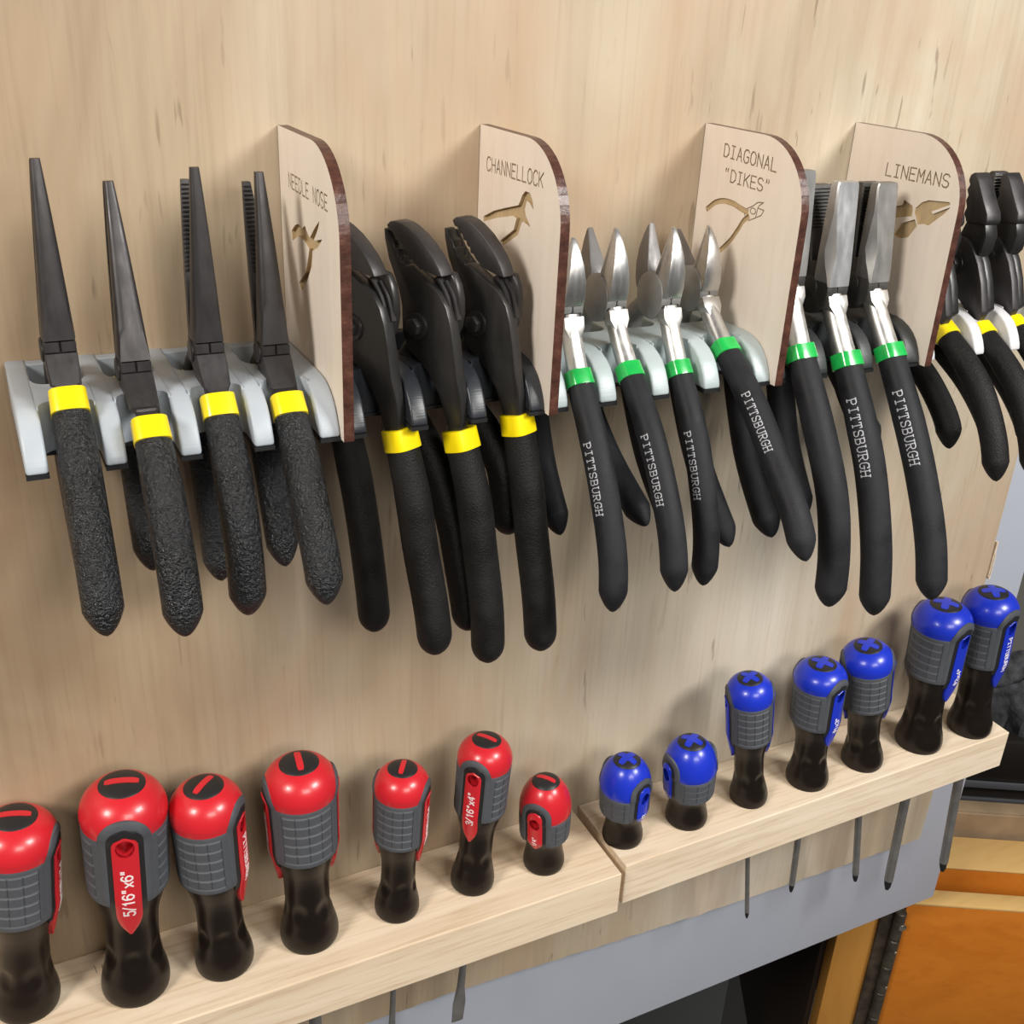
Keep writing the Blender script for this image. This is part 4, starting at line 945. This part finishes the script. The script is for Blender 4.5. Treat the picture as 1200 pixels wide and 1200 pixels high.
for z, r in ((-727, 3.8), (-757, 1.6), (-801, 1.6)):
    rings = [[C(22+q*cos(a)-d*.3, -9.0-d, z+q*sin(a)) for a in [2*pi*i/16 for i in range(16)]] for q, d in ((r, -1.5), (r, .4), (r*.7, 1.2))]
    mk('screw', *sections(rings), SCREW, t)
t = thing('drawer_box', C(110, 0, -1000), 'large orange varnished oak drawer front at the lower right corner', 'drawer')
mk('drawer_face', *bevelled(cbox(25.5, 260, 0, 17, -1000, -708.5), .8, 2), ORANGE, t)
mk('edge_strip', *bevelled(cbox(25.5, 260, -.4, 17.4, -708.4, -705), 1.2, 2), ORANGE2, t, label='pale top edge')
mk('drawer_wall', *cbox(25.5, 37, 17.5, 240, -1000, -716), ORANGE, t)
t = thing('oak_box', C(120, 70, -1000), 'orange oak box with a wide pale rim, behind the large drawer front', 'box')
mk('box_face', *bevelled(cbox(40, 260, 60, 80, -1000, -718.5), .8, 2), ORANGE, t)
mk('rim', *bevelled(cbox(38, 262, 59.4, 103, -718.4, -716), 1, 2), ORANGE2, t, label='pale wooden rim')
t = thing('cardboard_box', C(160, 130, -900), 'tan cardboard box behind the pale oak rim', 'box')
mk('body', *bevelled(cbox(88, 280, 112, 128, -900, -691), 1.5, 2), TAN, t)
mk('flap', *bevelled(cbox(88, 280, 109, 111.8, -740, -692), .6, 1), TAN, t)
t = thing('tool_case', C(190, 230, -900), 'black plastic tool case with a grey ridge, behind the tan box', 'case')
mk('base', *bevelled(cbox(118, 320, 190, 300, -900, -716), 3, 2), CASE, t)
mk('lid', *bevelled(cbox(116, 322, 186, 304, -714, -660), 4, 2), CASE, t)
mk('ridge', *bevelled(cbox(116, 322, 183, 186.2, -719, -711), 1, 2), CASEEDGE, t, label='grey ridge line')
mk('rim', *bevelled(cbox(117, 322, 186, 190, -739, -735), 1, 2), CASEEDGE, t, label='grey rim of the lid')
t = thing('work_rag', C(190, 245, -650), 'crumpled grey and black rag on the tool case at the right edge', 'rag')
rr = random.Random(5); V = []; nu, nv = 26, 14
for j in range(nv):
    for i in range(nu):
        a = 2*pi*i/nu; q = j/(nv-1); h = 62*cos(q*pi/2)**.8; r = sin(q*pi/2)
        wv = 1+.12*sin(5*a+q*4)+.09*sin(9*a-q*7)+rr.uniform(-.05, .05)
        V.append(C(215+85*r*cos(a)*wv, 245+48*r*sin(a)*wv, -660+h*(1+.25*sin(4*a+6*q))))
F = [(j*nu+i, j*nu+(i+1) % nu, (j+1)*nu+(i+1) % nu, (j+1)*nu+i) for j in range(nv-1) for i in range(nu)] + [tuple(range((nv-1)*nu, nv*nu))]
mk('cloth', V, F, CLOTH, t, smooth=50)
t = thing('grey_bin', C(-170, 100, -1000), 'dark grey plastic bin in the cabinet shadow at the bottom edge', 'bin')
mk('body', *bevelled(cbox(-260, -117, 0, 160, -1000, -720), 3, 2), DARKGREY, t)
mk('rim', *bevelled(cbox(-264, -113, -4, 164, -720, -712), 2, 2), DARKGREY, t)
V, F = cbox(-2500, 2500, 900, 920, -1400, 1500); mk('wall_back', V, F, plain('garage_wall', (.30, .28, .25), .9), kind='structure')
V, F = cbox(-2500, 2500, -2500, 900, -1420, -1400); mk('floor', V, F, plain('concrete', (.22, .215, .205), .85, noise_amt=.15, nscale=6), kind='structure')
